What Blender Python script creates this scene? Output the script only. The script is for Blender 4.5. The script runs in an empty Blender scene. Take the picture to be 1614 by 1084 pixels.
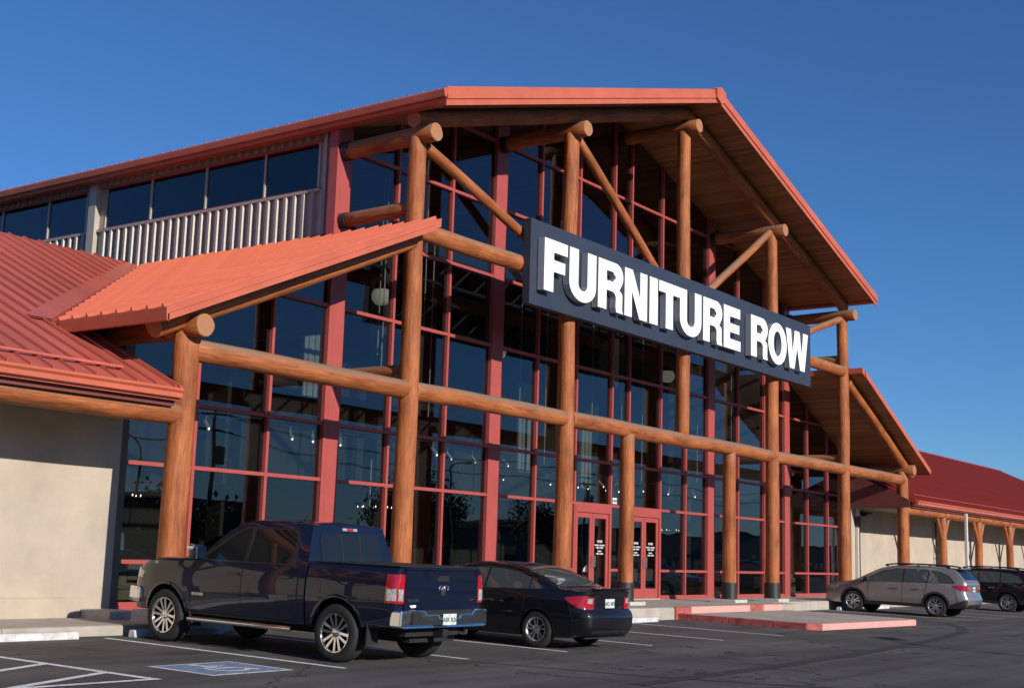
import bpy, bmesh, math, random
import numpy as np
from mathutils import Vector, Matrix
random.seed(7)
rnd = random.Random(11)
R = math.radians
sc = bpy.context.scene
col = sc.collection

# ------------------------------------------------------------------ camera
CAM = Vector((-33.557, -18.192, 1.142))
YAW, PITCH, ROLL = 0.9436, 0.1596, 0.0294
fw = Vector((math.sin(YAW)*math.cos(PITCH), math.cos(YAW)*math.cos(PITCH), math.sin(PITCH)))
r0 = Vector((math.cos(YAW), -math.sin(YAW), 0)); u0 = r0.cross(fw)
rr = math.cos(ROLL)*r0 + math.sin(ROLL)*u0
uu = -math.sin(ROLL)*r0 + math.cos(ROLL)*u0
cd = bpy.data.cameras.new('camera'); cam = bpy.data.objects.new('camera', cd); col.objects.link(cam)
m = Matrix((rr, uu, -fw)).transposed().to_4x4(); m.translation = CAM
cam.matrix_world = m
cd.sensor_width = 36; cd.lens = 2078.3*36/1614; cd.clip_end = 6000; cd.clip_start = 0.1
sc.camera = cam

# ------------------------------------------------------------------ light
SUN = Vector((-0.20, -1.0, 0.355)).normalized()           # towards the sun
sun_el = math.asin(SUN.z); sun_az = math.atan2(SUN.x, SUN.y)   # azimuth from +Y, clockwise
w = bpy.data.worlds.new('World'); sc.world = w; w.use_nodes = True
nt = w.node_tree; nt.nodes.clear()
sky = nt.nodes.new('ShaderNodeTexSky'); sky.sky_type = 'NISHITA'; sky.sun_disc = False
sky.sun_elevation = sun_el; sky.sun_rotation = sun_az
sky.altitude = 700; sky.air_density = 1.0; sky.dust_density = 0.0; sky.ozone_density = 9.0
bg = nt.nodes.new('ShaderNodeBackground'); bg.inputs['Strength'].default_value = 0.098
wo = nt.nodes.new('ShaderNodeOutputWorld')
nt.links.new(sky.outputs[0], bg.inputs[0]); nt.links.new(bg.outputs[0], wo.inputs[0])
sd = bpy.data.lights.new('sun', 'SUN'); sun = bpy.data.objects.new('sun', sd); col.objects.link(sun)
sd.energy = 4.7; sd.angle = R(0.5); sd.color = (1.0, 0.93, 0.84)
sun.rotation_euler = (-SUN).to_track_quat('-Z', 'Y').to_euler(); sun.location = (-20, -60, 40)
vs = sc.view_settings
vs.view_transform = 'Standard'; vs.look = 'None'; vs.exposure = 0.18; vs.gamma = 1.0; vs.use_curve_mapping = False
sc.cycles.max_bounces = 10; sc.cycles.transparent_max_bounces = 16; sc.cycles.glossy_bounces = 5

# ------------------------------------------------------------------ materials
MATS = {}
def mat(name, color, rough=0.6, metal=0.0, **kw):
    """plain principled material with optional noise variation (var), bump, coat"""
    if name in MATS: return MATS[name]
    m = bpy.data.materials.new(name); m.use_nodes = True; MATS[name] = m
    t = m.node_tree; b = t.nodes['Principled BSDF']
    b.inputs['Base Color'].default_value = (*color, 1); b.inputs['Roughness'].default_value = rough
    b.inputs['Metallic'].default_value = metal
    if 'coat' in kw:
        b.inputs['Coat Weight'].default_value = kw['coat']; b.inputs['Coat Roughness'].default_value = kw.get('coat_rough', 0.03)
    if 'spec' in kw: b.inputs['Specular IOR Level'].default_value = kw['spec']
    if 'emit' in kw:
        b.inputs['Emission Color'].default_value = (*kw.get('emit_color', color), 1); b.inputs['Emission Strength'].default_value = kw['emit']
    var = kw.get('var', 0.0); sc_ = kw.get('scale', 3.0); bump = kw.get('bump', 0)
    if var or bump:
        tc = t.nodes.new('ShaderNodeTexCoord'); mp = t.nodes.new('ShaderNodeMapping')
        mp.inputs['Scale'].default_value = kw.get('stretch', (1, 1, 1))
        t.links.new(tc.outputs['Object'], mp.inputs[0])
        n = t.nodes.new('ShaderNodeTexNoise'); n.inputs['Scale'].default_value = sc_; n.inputs['Detail'].default_value = kw.get('detail', 6)
        n.inputs['Roughness'].default_value = 0.62
        t.links.new(mp.outputs[0], n.inputs['Vector'])
        if var:
            rp = t.nodes.new('ShaderNodeValToRGB')
            c2 = kw.get('color2', tuple(c*(1-var) for c in color)); c1 = kw.get('color1', tuple(min(1, c*(1+var*0.6)) for c in color))
            rp.color_ramp.elements[0].color = (*c2, 1); rp.color_ramp.elements[1].color = (*c1, 1)
            rp.color_ramp.elements[0].position = kw.get('p0', 0.3); rp.color_ramp.elements[1].position = kw.get('p1', 0.7)
            t.links.new(n.outputs['Fac'], rp.inputs[0]); t.links.new(rp.outputs[0], b.inputs['Base Color'])
        if bump:
            n2 = t.nodes.new('ShaderNodeTexNoise'); n2.inputs['Scale'].default_value = kw.get('bscale', sc_*6); n2.inputs['Detail'].default_value = 4
            t.links.new(mp.outputs[0], n2.inputs['Vector'])
            bp = t.nodes.new('ShaderNodeBump'); bp.inputs['Strength'].default_value = bump; bp.inputs['Distance'].default_value = kw.get('bdist', 0.01)
            t.links.new(n2.outputs['Fac'], bp.inputs['Height']); t.links.new(bp.outputs[0], b.inputs['Normal'])
    return m

def log_material():
    m = bpy.data.materials.new('log_wood'); m.use_nodes = True; t = m.node_tree; b = t.nodes['Principled BSDF']
    N = t.nodes.new; L = t.links.new
    tc = N('ShaderNodeTexCoord'); oi = N('ShaderNodeObjectInfo')
    ad = N('ShaderNodeVectorMath'); ad.operation = 'ADD'
    sc2 = N('ShaderNodeVectorMath'); sc2.operation = 'SCALE'; sc2.inputs[0].default_value = (13, 7, 31); L(oi.outputs['Random'], sc2.inputs['Scale'])
    L(tc.outputs['Object'], ad.inputs[0]); L(sc2.outputs[0], ad.inputs[1])
    mp = N('ShaderNodeMapping'); mp.inputs['Scale'].default_value = (1, 1, 0.07); L(ad.outputs[0], mp.inputs[0])
    n1 = N('ShaderNodeTexNoise'); n1.inputs['Scale'].default_value = 26; n1.inputs['Detail'].default_value = 6; n1.inputs['Roughness'].default_value = 0.7; n1.inputs['Distortion'].default_value = 0.5
    L(mp.outputs[0], n1.inputs['Vector'])
    rp = N('ShaderNodeValToRGB'); e = rp.color_ramp.elements
    e[0].position = 0.28; e[0].color = (0.15, 0.043, 0.016, 1); e[1].position = 0.72; e[1].color = (0.49, 0.172, 0.060, 1)
    k = e.new(0.5); k.color = (0.385, 0.118, 0.036, 1)
    L(n1.outputs['Fac'], rp.inputs[0])
    mp2 = N('ShaderNodeMapping'); mp2.inputs['Scale'].default_value = (1, 1, 0.45); L(ad.outputs[0], mp2.inputs[0])
    n2 = N('ShaderNodeTexNoise'); n2.inputs['Scale'].default_value = 2.2; n2.inputs['Detail'].default_value = 5; L(mp2.outputs[0], n2.inputs['Vector'])
    r2 = N('ShaderNodeValToRGB'); r2.color_ramp.elements[0].position = 0.42; r2.color_ramp.elements[1].position = 0.72
    L(n2.outputs['Fac'], r2.inputs[0])
    mx = N('ShaderNodeMixRGB'); mx.blend_type = 'MULTIPLY'; mx.inputs['Color2'].default_value = (0.62, 0.55, 0.52, 1)
    L(r2.outputs[0], mx.inputs['Fac']); L(rp.outputs[0], mx.inputs['Color1'])
    # knots
    vo = N('ShaderNodeTexVoronoi'); vo.inputs['Scale'].default_value = 1.7
    mp3 = N('ShaderNodeMapping'); mp3.inputs['Scale'].default_value = (1.3, 1.3, 0.8); L(ad.outputs[0], mp3.inputs[0]); L(mp3.outputs[0], vo.inputs['Vector'])
    r3 = N('ShaderNodeValToRGB'); r3.color_ramp.elements[0].position = 0.03; r3.color_ramp.elements[0].color = (1, 1, 1, 1)
    r3.color_ramp.elements[1].position = 0.09; r3.color_ramp.elements[1].color = (0, 0, 0, 1)
    L(vo.outputs['Distance'], r3.inputs[0])
    mx2 = N('ShaderNodeMixRGB'); mx2.inputs['Color2'].default_value = (0.10, 0.028, 0.010, 1)
    L(r3.outputs[0], mx2.inputs['Fac']); L(mx.outputs[0], mx2.inputs['Color1'])
    mp5 = N('ShaderNodeMapping'); mp5.inputs['Scale'].default_value = (1, 1, 0.035); L(ad.outputs[0], mp5.inputs[0])
    n5 = N('ShaderNodeTexNoise'); n5.inputs['Scale'].default_value = 7; n5.inputs['Detail'].default_value = 3; n5.inputs['Distortion'].default_value = 0.3; L(mp5.outputs[0], n5.inputs['Vector'])
    r5 = N('ShaderNodeValToRGB'); r5.color_ramp.elements[0].position = 0.0; r5.color_ramp.elements[0].color = (0, 0, 0, 1); r5.color_ramp.elements[1].position = 0.545; r5.color_ramp.elements[1].color = (0, 0, 0, 1)
    for p_, c_ in ((0.515, 0), (0.53, 1)): q_ = r5.color_ramp.elements.new(p_); q_.color = (c_, c_, c_, 1)
    L(n5.outputs['Fac'], r5.inputs[0])
    mk = N('ShaderNodeMath'); mk.operation = 'MULTIPLY'; L(r5.outputs[0], mk.inputs[0]); L(r2.outputs[0], mk.inputs[1])
    mxc = N('ShaderNodeMixRGB'); mxc.inputs['Color2'].default_value = (0.07, 0.022, 0.010, 1); L(mk.outputs[0], mxc.inputs['Fac']); L(mx2.outputs[0], mxc.inputs['Color1']); mx2 = mxc
    # weathered, greyer wood on surfaces that look up
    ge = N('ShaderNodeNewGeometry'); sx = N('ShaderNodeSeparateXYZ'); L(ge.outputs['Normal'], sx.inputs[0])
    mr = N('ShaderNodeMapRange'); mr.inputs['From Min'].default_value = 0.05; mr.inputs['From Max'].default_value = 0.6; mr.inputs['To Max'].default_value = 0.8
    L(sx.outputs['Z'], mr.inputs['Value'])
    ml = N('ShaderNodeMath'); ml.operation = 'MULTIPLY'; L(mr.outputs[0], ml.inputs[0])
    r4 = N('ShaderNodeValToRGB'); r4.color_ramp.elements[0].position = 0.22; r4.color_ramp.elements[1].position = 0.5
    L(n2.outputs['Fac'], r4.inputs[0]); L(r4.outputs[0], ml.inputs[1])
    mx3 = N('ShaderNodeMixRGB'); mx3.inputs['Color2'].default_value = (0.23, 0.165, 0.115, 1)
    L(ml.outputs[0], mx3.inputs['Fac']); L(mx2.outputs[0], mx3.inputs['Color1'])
    L(mx3.outputs[0], b.inputs['Base Color'])
    b.inputs['Roughness'].default_value = 0.58; b.inputs['Specular IOR Level'].default_value = 0.28
    bp = N('ShaderNodeBump'); bp.inputs['Strength'].default_value = 0.7; bp.inputs['Distance'].default_value = 0.02
    L(n1.outputs['Fac'], bp.inputs['Height']); L(bp.outputs[0], b.inputs['Normal'])
    return m
M_LOG = log_material()

def endgrain_material():
    m = bpy.data.materials.new('end_grain'); m.use_nodes = True; t = m.node_tree; b = t.nodes['Principled BSDF']
    tc = t.nodes.new('ShaderNodeTexCoord'); mp = t.nodes.new('ShaderNodeMapping'); mp.inputs['Scale'].default_value = (1, 1, 0)
    wv = t.nodes.new('ShaderNodeTexWave'); wv.wave_type = 'RINGS'; wv.rings_direction = 'Z'; wv.inputs['Scale'].default_value = 12; wv.inputs['Distortion'].default_value = 3; wv.inputs['Detail'].default_value = 3
    rp = t.nodes.new('ShaderNodeValToRGB'); rp.color_ramp.elements[0].color = (0.27, 0.115, 0.05, 1); rp.color_ramp.elements[1].color = (0.42, 0.20, 0.095, 1)
    t.links.new(tc.outputs['Object'], mp.inputs[0]); t.links.new(mp.outputs[0], wv.inputs['Vector']); t.links.new(wv.outputs['Fac'], rp.inputs[0]); t.links.new(rp.outputs[0], b.inputs['Base Color'])
    b.inputs['Roughness'].default_value = 0.7
    return m
M_END = endgrain_material()

def soffit_material():
    m = bpy.data.materials.new('soffit_boards'); m.use_nodes = True; t = m.node_tree; b = t.nodes['Principled BSDF']; N = t.nodes.new; L = t.links.new
    tc = N('ShaderNodeTexCoord'); sx = N('ShaderNodeSeparateXYZ'); L(tc.outputs['Object'], sx.inputs[0])
    mul = N('ShaderNodeMath'); mul.operation = 'MULTIPLY'; mul.inputs[1].default_value = 1/0.135; L(sx.outputs['X'], mul.inputs[0])
    fl = N('ShaderNodeMath'); fl.operation = 'FLOOR'; L(mul.outputs[0], fl.inputs[0])
    fr = N('ShaderNodeMath'); fr.operation = 'FRACT'; L(mul.outputs[0], fr.inputs[0])
    wn = N('ShaderNodeTexWhiteNoise'); wn.noise_dimensions = '1D'; L(fl.outputs[0], wn.inputs['W'])
    mp = N('ShaderNodeMapping'); mp.inputs['Scale'].default_value = (9, 0.6, 1); L(tc.outputs['Object'], mp.inputs[0])
    n = N('ShaderNodeTexNoise'); n.inputs['Scale'].default_value = 3; n.inputs['Detail'].default_value = 6; L(mp.outputs[0], n.inputs['Vector'])
    ad = N('ShaderNodeMath'); ad.operation = 'ADD'; L(wn.outputs['Value'], ad.inputs[0]); L(n.outputs['Fac'], ad.inputs[1])
    hf = N('ShaderNodeMath'); hf.operation = 'MULTIPLY'; hf.inputs[1].default_value = 0.5; L(ad.outputs[0], hf.inputs[0])
    rp = N('ShaderNodeValToRGB'); rp.color_ramp.elements[0].position = 0.2; rp.color_ramp.elements[0].color = (0.23, 0.080, 0.024, 1); rp.color_ramp.elements[1].position = 0.8; rp.color_ramp.elements[1].color = (0.45, 0.175, 0.052, 1)
    L(hf.outputs[0], rp.inputs[0])
    gp = N('ShaderNodeMath'); gp.operation = 'GREATER_THAN'; gp.inputs[1].default_value = 0.07; L(fr.outputs[0], gp.inputs[0])
    mx = N('ShaderNodeMixRGB'); mx.inputs['Color1'].default_value = (0.05, 0.02, 0.008, 1); L(gp.outputs[0], mx.inputs['Fac']); L(rp.outputs[0], mx.inputs['Color2'])
    L(mx.outputs[0], b.inputs['Base Color']); b.inputs['Roughness'].default_value = 0.5
    bp = N('ShaderNodeBump'); bp.inputs['Distance'].default_value = 0.01; bp.inputs['Strength'].default_value = 0.6; L(gp.outputs[0], bp.inputs['Height']); L(bp.outputs[0], b.inputs['Normal'])
    return m
M_SOFFIT = soffit_material()

def glass_material(name, tint, ior, wave=0.0, rough=0.0):
    m = bpy.data.materials.new(name); m.use_nodes = True; t = m.node_tree; t.nodes.clear(); N = t.nodes.new; L = t.links.new
    out = N('ShaderNodeOutputMaterial'); mx = N('ShaderNodeMixShader'); tr = N('ShaderNodeBsdfTransparent'); gl = N('ShaderNodeBsdfGlossy'); fr = N('ShaderNodeFresnel')
    tr.inputs[0].default_value = (*tint, 1); gl.inputs['Roughness'].default_value = rough; gl.inputs['Color'].default_value = (0.80, 0.86, 0.95, 1)
    ge = N('ShaderNodeNewGeometry'); mi_ = N('ShaderNodeMix'); mi_.data_type = 'FLOAT'      # same reflectance on both faces of the pane
    mi_.inputs[2].default_value = ior; mi_.inputs[3].default_value = 1/ior
    L(ge.outputs['Backfacing'], mi_.inputs[0]); L(mi_.outputs[0], fr.inputs['IOR'])
    L(fr.outputs[0], mx.inputs[0]); L(tr.outputs[0], mx.inputs[1]); L(gl.outputs[0], mx.inputs[2]); L(mx.outputs[0], out.inputs[0])
    if wave:
        tc = N('ShaderNodeTexCoord'); n = N('ShaderNodeTexNoise'); n.inputs['Scale'].default_value = 0.55; n.inputs['Detail'].default_value = 1.0
        oi = N('ShaderNodeObjectInfo'); s = N('ShaderNodeVectorMath'); s.operation = 'SCALE'; s.inputs[0].default_value = (37, 11, 23); L(oi.outputs['Random'], s.inputs['Scale'])
        a = N('ShaderNodeVectorMath'); a.operation = 'ADD'; L(tc.outputs['Object'], a.inputs[0]); L(s.outputs[0], a.inputs[1]); L(a.outputs[0], n.inputs['Vector'])
        bp = N('ShaderNodeBump'); bp.inputs['Strength'].default_value = 1.0; bp.inputs['Distance'].default_value = wave
        L(n.outputs['Fac'], bp.inputs['Height']); L(bp.outputs[0], gl.inputs['Normal'])
    return m
M_GLASS = glass_material('store_glass', (0.60, 0.63, 0.63), 1.66, 0.0055)
M_CLGLASS = glass_material('clerestory_glass', (0.14, 0.16, 0.19), 1.7, 0.004)
M_CARGLASS = mat('car_glass', (0.055, 0.068, 0.072), 0.02, spec=0.6)
M_TINTGLASS = mat('tinted_car_glass', (0.010, 0.012, 0.014), 0.02, spec=0.7)

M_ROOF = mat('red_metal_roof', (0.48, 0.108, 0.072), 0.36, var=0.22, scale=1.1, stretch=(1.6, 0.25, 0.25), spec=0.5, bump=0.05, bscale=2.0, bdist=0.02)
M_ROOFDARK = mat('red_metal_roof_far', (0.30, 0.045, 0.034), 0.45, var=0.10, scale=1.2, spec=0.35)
M_FASCIA = mat('red_metal_fascia', (0.50, 0.118, 0.062), 0.42, var=0.16, scale=1.4, detail=9)
M_FRAME = mat('red_frame', (0.36, 0.068, 0.058), 0.45, var=0.08, scale=3)
M_RIB = mat('corrugated_metal', (0.37, 0.315, 0.26), 0.42, var=0.08, scale=4)
M_RIBLIGHT = mat('metal_trim', (0.42, 0.365, 0.30), 0.4, var=0.06)
M_TAN = mat('tan_stucco', (0.435, 0.368, 0.29), 0.9, var=0.12, scale=1.1, bump=0.35, bscale=60, bdist=0.006, color2=(0.37, 0.31, 0.245))
M_REDBOARD = mat('dark_red_boards', (0.16, 0.035, 0.028), 0.6, var=0.2)
M_SIGN = mat('navy_sign_panel', (0.028, 0.036, 0.058), 0.5, var=0.12, scale=1.4)
M_WHITE = mat('white_acrylic', (0.80, 0.80, 0.78), 0.4, var=0.04)
M_RETURN = mat('letter_return_metal', (0.50, 0.52, 0.56), 0.28, 0.6)
M_BLACK = mat('black_steel', (0.018, 0.018, 0.020), 0.5, var=0.3, scale=8)
M_CONC = mat('concrete', (0.40, 0.355, 0.30), 0.9, var=0.22, scale=1.6, bump=0.3, bscale=40)
M_CONCL = mat('pale_concrete', (0.50, 0.46, 0.41), 0.9, var=0.25, scale=5, bump=0.3, bscale=50)
M_CURBRED = mat('red_curb_paint', (0.36, 0.080, 0.072), 0.75, var=0.35, scale=5, p0=0.35, p1=0.6)
M_CURBPINK = mat('faded_pink_curb_paint', (0.53, 0.245, 0.215), 0.8, var=0.35, scale=5, color2=(0.52, 0.36, 0.29), p0=0.3, p1=0.55)
M_LINE = mat('white_road_paint', (0.66, 0.65, 0.62), 0.8, var=0.45, scale=16, color2=(0.30, 0.29, 0.28), p0=0.25, p1=0.55)
M_BLUE = mat('blue_road_paint', (0.17, 0.25, 0.37), 0.85, var=0.5, scale=14, color2=(0.10, 0.115, 0.14), p0=0.32, p1=0.62)
M_STOP = mat('white_painted_concrete', (0.56, 0.56, 0.55), 0.85, var=0.3, scale=8, bump=0.3, bscale=50)
M_GALV = mat('pale_downspout', (0.62, 0.58, 0.50), 0.5)

def asphalt_material():
    m = bpy.data.materials.new('asphalt'); m.use_nodes = True; t = m.node_tree; b = t.nodes['Principled BSDF']; N = t.nodes.new; L = t.links.new
    tc = N('ShaderNodeTexCoord')
    n1 = N('ShaderNodeTexNoise'); n1.inputs['Scale'].default_value = 0.35; n1.inputs['Detail'].default_value = 8; n1.inputs['Roughness'].default_value = 0.65
    n2 = N('ShaderNodeTexNoise'); n2.inputs['Scale'].default_value = 45; n2.inputs['Detail'].default_value = 3
    mp = N('ShaderNodeMapping'); mp.inputs['Scale'].default_value = (0.12, 1.5, 1); mp.inputs['Rotation'].default_value = (0, 0, 0.25)
    n3 = N('ShaderNodeTexNoise'); n3.inputs['Scale'].default_value = 1.2; n3.inputs['Detail'].default_value = 6
    L(tc.outputs['Object'], n1.inputs['Vector']); L(tc.outputs['Object'], n2.inputs['Vector']); L(tc.outputs['Object'], mp.inputs[0]); L(mp.outputs[0], n3.inputs['Vector'])
    rp = N('ShaderNodeValToRGB'); rp.color_ramp.elements[0].position = 0.3; rp.color_ramp.elements[0].color = (0.070, 0.066, 0.064, 1); rp.color_ramp.elements[1].position = 0.7; rp.color_ramp.elements[1].color = (0.122, 0.115, 0.110, 1)
    L(n1.outputs['Fac'], rp.inputs[0])
    r3 = N('ShaderNodeValToRGB'); r3.color_ramp.elements[0].position = 0.35; r3.color_ramp.elements[0].color = (0.75, 0.75, 0.76, 1); r3.color_ramp.elements[1].position = 0.65; r3.color_ramp.elements[1].color = (1.15, 1.14, 1.13, 1)
    L(n3.outputs['Fac'], r3.inputs[0])
    mx = N('ShaderNodeMixRGB'); mx.blend_type = 'MULTIPLY'; mx.inputs['Fac'].default_value = 1; L(rp.outputs[0], mx.inputs['Color1']); L(r3.outputs[0], mx.inputs['Color2'])
    r2 = N('ShaderNodeValToRGB'); r2.color_ramp.elements[0].position = 0.3; r2.color_ramp.elements[0].color = (0.6, 0.6, 0.6, 1); r2.color_ramp.elements[1].position = 0.7; r2.color_ramp.elements[1].color = (1.35, 1.33, 1.3, 1)
    L(n2.outputs['Fac'], r2.inputs[0])
    mx2 = N('ShaderNodeMixRGB'); mx2.blend_type = 'MULTIPLY'; mx2.inputs['Fac'].default_value = 0.8; L(mx.outputs[0], mx2.inputs['Color1']); L(r2.outputs[0], mx2.inputs['Color2'])
    # fine cracks
    vo = N('ShaderNodeTexVoronoi'); vo.feature = 'DISTANCE_TO_EDGE'; vo.inputs['Scale'].default_value = 0.23
    nd = N('ShaderNodeTexNoise'); nd.inputs['Scale'].default_value = 1.5; nd.inputs['Detail'].default_value = 5
    L(tc.outputs['Object'], nd.inputs['Vector'])
    av = N('ShaderNodeVectorMath'); av.operation = 'ADD'; L(tc.outputs['Object'], av.inputs[0]); L(nd.outputs['Color'], av.inputs[1]); L(av.outputs[0], vo.inputs['Vector'])
    lt = N('ShaderNodeMath'); lt.operation = 'LESS_THAN'; lt.inputs[1].default_value = 0.0034; L(vo.outputs['Distance'], lt.inputs[0])
    mx3 = N('ShaderNodeMixRGB'); mx3.inputs['Color2'].default_value = (0.022, 0.021, 0.022, 1); L(lt.outputs[0], mx3.inputs['Fac']); L(mx2.outputs[0], mx3.inputs['Color1'])
    # oil drips and darker patches in the stalls
    no = N('ShaderNodeTexVoronoi'); no.inputs['Scale'].default_value = 0.55; av2 = N('ShaderNodeVectorMath'); av2.operation = 'MULTIPLY_ADD'; av2.inputs[1].default_value = (1, 1, 1)
    n5 = N('ShaderNodeTexNoise'); n5.inputs['Scale'].default_value = 5; n5.inputs['Detail'].default_value = 4; L(tc.outputs['Object'], n5.inputs['Vector'])
    s5 = N('ShaderNodeVectorMath'); s5.operation = 'SCALE'; s5.inputs['Scale'].default_value = 0.5; L(n5.outputs['Color'], s5.inputs[0])
    L(tc.outputs['Object'], av2.inputs[0]); L(s5.outputs[0], av2.inputs[2]); L(av2.outputs[0], no.inputs['Vector'])
    r6 = N('ShaderNodeValToRGB'); r6.color_ramp.elements[0].position = 0.05; r6.color_ramp.elements[0].color = (0.55, 0.55, 0.56, 1); r6.color_ramp.elements[1].position = 0.22; r6.color_ramp.elements[1].color = (1, 1, 1, 1)
    L(no.outputs['Distance'], r6.inputs[0])
    mx6 = N('ShaderNodeMixRGB'); mx6.blend_type = 'MULTIPLY'; mx6.inputs['Fac'].default_value = 0.7; L(mx3.outputs[0], mx6.inputs['Color1']); L(r6.outputs[0], mx6.inputs['Color2'])
    L(mx6.outputs[0], b.inputs['Base Color'])
    b.inputs['Roughness'].default_value = 0.85; b.inputs['Specular IOR Level'].default_value = 0.25
    bp = N('ShaderNodeBump'); bp.inputs['Strength'].default_value = 0.5; bp.inputs['Distance'].default_value = 0.006; L(n2.outputs['Fac'], bp.inputs['Height']); L(bp.outputs[0], b.inputs['Normal'])
    return m
M_ASPHALT = asphalt_material()

# ------------------------------------------------------------------ mesh helpers
class MB:
    def __init__(s): s.v = []; s.f = []; s.mi = []
    def quad(s, *p, mi=0):
        i = len(s.v); s.v += [tuple(q) for q in p]; s.f.append(tuple(range(i, i+len(p)))); s.mi.append(mi)
    def box(s, x0, x1, y0, y1, z0, z1, mi=0):
        i = len(s.v)
        s.v += [(x0,y0,z0),(x1,y0,z0),(x1,y1,z0),(x0,y1,z0),(x0,y0,z1),(x1,y0,z1),(x1,y1,z1),(x0,y1,z1)]
        for f in ((3,2,1,0),(4,5,6,7),(0,1,5,4),(1,2,6,5),(2,3,7,6),(3,0,4,7)): s.f.append(tuple(i+k for k in f)); s.mi.append(mi)
    def prism(s, poly, vec, mi=0):
        """poly: list of 3d points (planar), extruded by vec, closed"""
        n = len(poly); i = len(s.v); vec = Vector(vec)
        s.v += [tuple(p) for p in poly] + [tuple(Vector(p)+vec) for p in poly]
        s.f.append(tuple(range(i+n-1, i-1, -1))); s.f.append(tuple(range(i+n, i+2*n))); s.mi += [mi, mi]
        for k in range(n):
            a = k; b = (k+1) % n; s.f.append((i+a, i+b, i+n+b, i+n+a)); s.mi.append(mi)
    def tube(s, p0, p1, ra, rb=None, seg=12, cap=True, mi=0):
        rb = ra if rb is None else rb; p0 = Vector(p0); p1 = Vector(p1); d = (p1-p0).normalized()
        a = d.orthogonal().normalized(); b = d.cross(a); i = len(s.v)
        for p, r_ in ((p0, ra), (p1, rb)):
            for k in range(seg):
                t = 2*math.pi*k/seg; s.v.append(tuple(p + a*math.cos(t)*r_ + b*math.sin(t)*r_))
        for k in range(seg):
            s.f.append((i+k, i+(k+1) % seg, i+seg+(k+1) % seg, i+seg+k)); s.mi.append(mi)
        if cap: s.f.append(tuple(range(i+seg-1, i-1, -1))); s.f.append(tuple(range(i+seg, i+2*seg))); s.mi += [mi, mi]
    def lathe(s, prof, axis='z', center=(0,0,0), seg=24, mi=0, a0=0, a1=2*math.pi):
        """prof: list of (r, h) revolved about axis through center"""
        i = len(s.v); n = len(prof); full = abs(a1-a0-2*math.pi) < 1e-6; cnt = seg if full else seg+1
        for k in range(cnt):
            t = a0+(a1-a0)*k/seg; c, q = math.cos(t), math.sin(t)
            for r_, h in prof:
                p = {'z': (r_*c, r_*q, h), 'y': (r_*c, h, r_*q), 'x': (h, r_*c, r_*q)}[axis]
                s.v.append((p[0]+center[0], p[1]+center[1], p[2]+center[2]))
        for k in range(seg):
            k2 = (k+1) % cnt
            for j in range(n-1): s.f.append((i+k*n+j, i+k2*n+j, i+k2*n+j+1, i+k*n+j+1)); s.mi.append(mi)
    def build(s, name, mats, parent=None, smooth=False, fix=True, bevel=0):
        me = bpy.data.meshes.new(name); me.from_pydata(s.v, [], s.f)
        mats = mats if isinstance(mats, (list, tuple)) else [mats]
        for q in mats: me.materials.append(q)
        for p, k in zip(me.polygons, s.mi): p.material_index = k; p.use_smooth = smooth
        if fix or bevel:
            bm = bmesh.new(); bm.from_mesh(me)
            if bevel:
                bmesh.ops.remove_doubles(bm, verts=bm.verts, dist=1e-5)
                bmesh.ops.bevel(bm, geom=[e for e in bm.edges if e.is_manifold and e.calc_face_angle(0) > 0.5], offset=bevel, segments=2, affect='EDGES', profile=0.6)
            bmesh.ops.recalc_face_normals(bm, faces=bm.faces); bm.to_mesh(me); bm.free()
        me.update()
        if smooth and smooth != 'all':
            me.set_sharp_from_angle(angle=R(38))
        return link(name, me, parent)

def link(name, me, parent=None):
    o = bpy.data.objects.new(name, me); col.objects.link(o)
    if parent is not None: o.parent = parent
    return o
def tag(o, label=None, cat=None, group=None, kind=None):
    for k, v in (('label', label), ('category', cat), ('group', group), ('kind', kind)):
        if v: o[k] = v
    return o
def empty(name, loc=(0,0,0), rz=0, **kw):
    o = bpy.data.objects.new(name, None); col.objects.link(o); o.location = loc; o.rotation_euler = (0, 0, rz); o.empty_display_size = 0.3
    return tag(o, **kw)
BOXES = {}
def boxobj(name, x0, x1, y0, y1, z0, z1, material, parent=None, bevel=0):
    """box object that shares a mesh with every box of the same size and material"""
    key = (round(x1-x0, 3), round(y1-y0, 3), round(z1-z0, 3), material.name, bevel)
    if key in BOXES: o = link(name, BOXES[key], parent)
    else:
        b = MB(); b.box(-(x1-x0)/2, (x1-x0)/2, -(y1-y0)/2, (y1-y0)/2, -(z1-z0)/2, (z1-z0)/2)
        o = b.build(name, material, parent, bevel=bevel); BOXES[key] = o.data
    o.location = ((x0+x1)/2, (y0+y1)/2, (z0+z1)/2)
    return o
def copy_tree(o, parent=None):
    c = o.copy(); col.objects.link(c); c.parent = parent
    for ch in [k for k in bpy.data.objects if k.parent == o]: copy_tree(ch, c)
    return c

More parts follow.
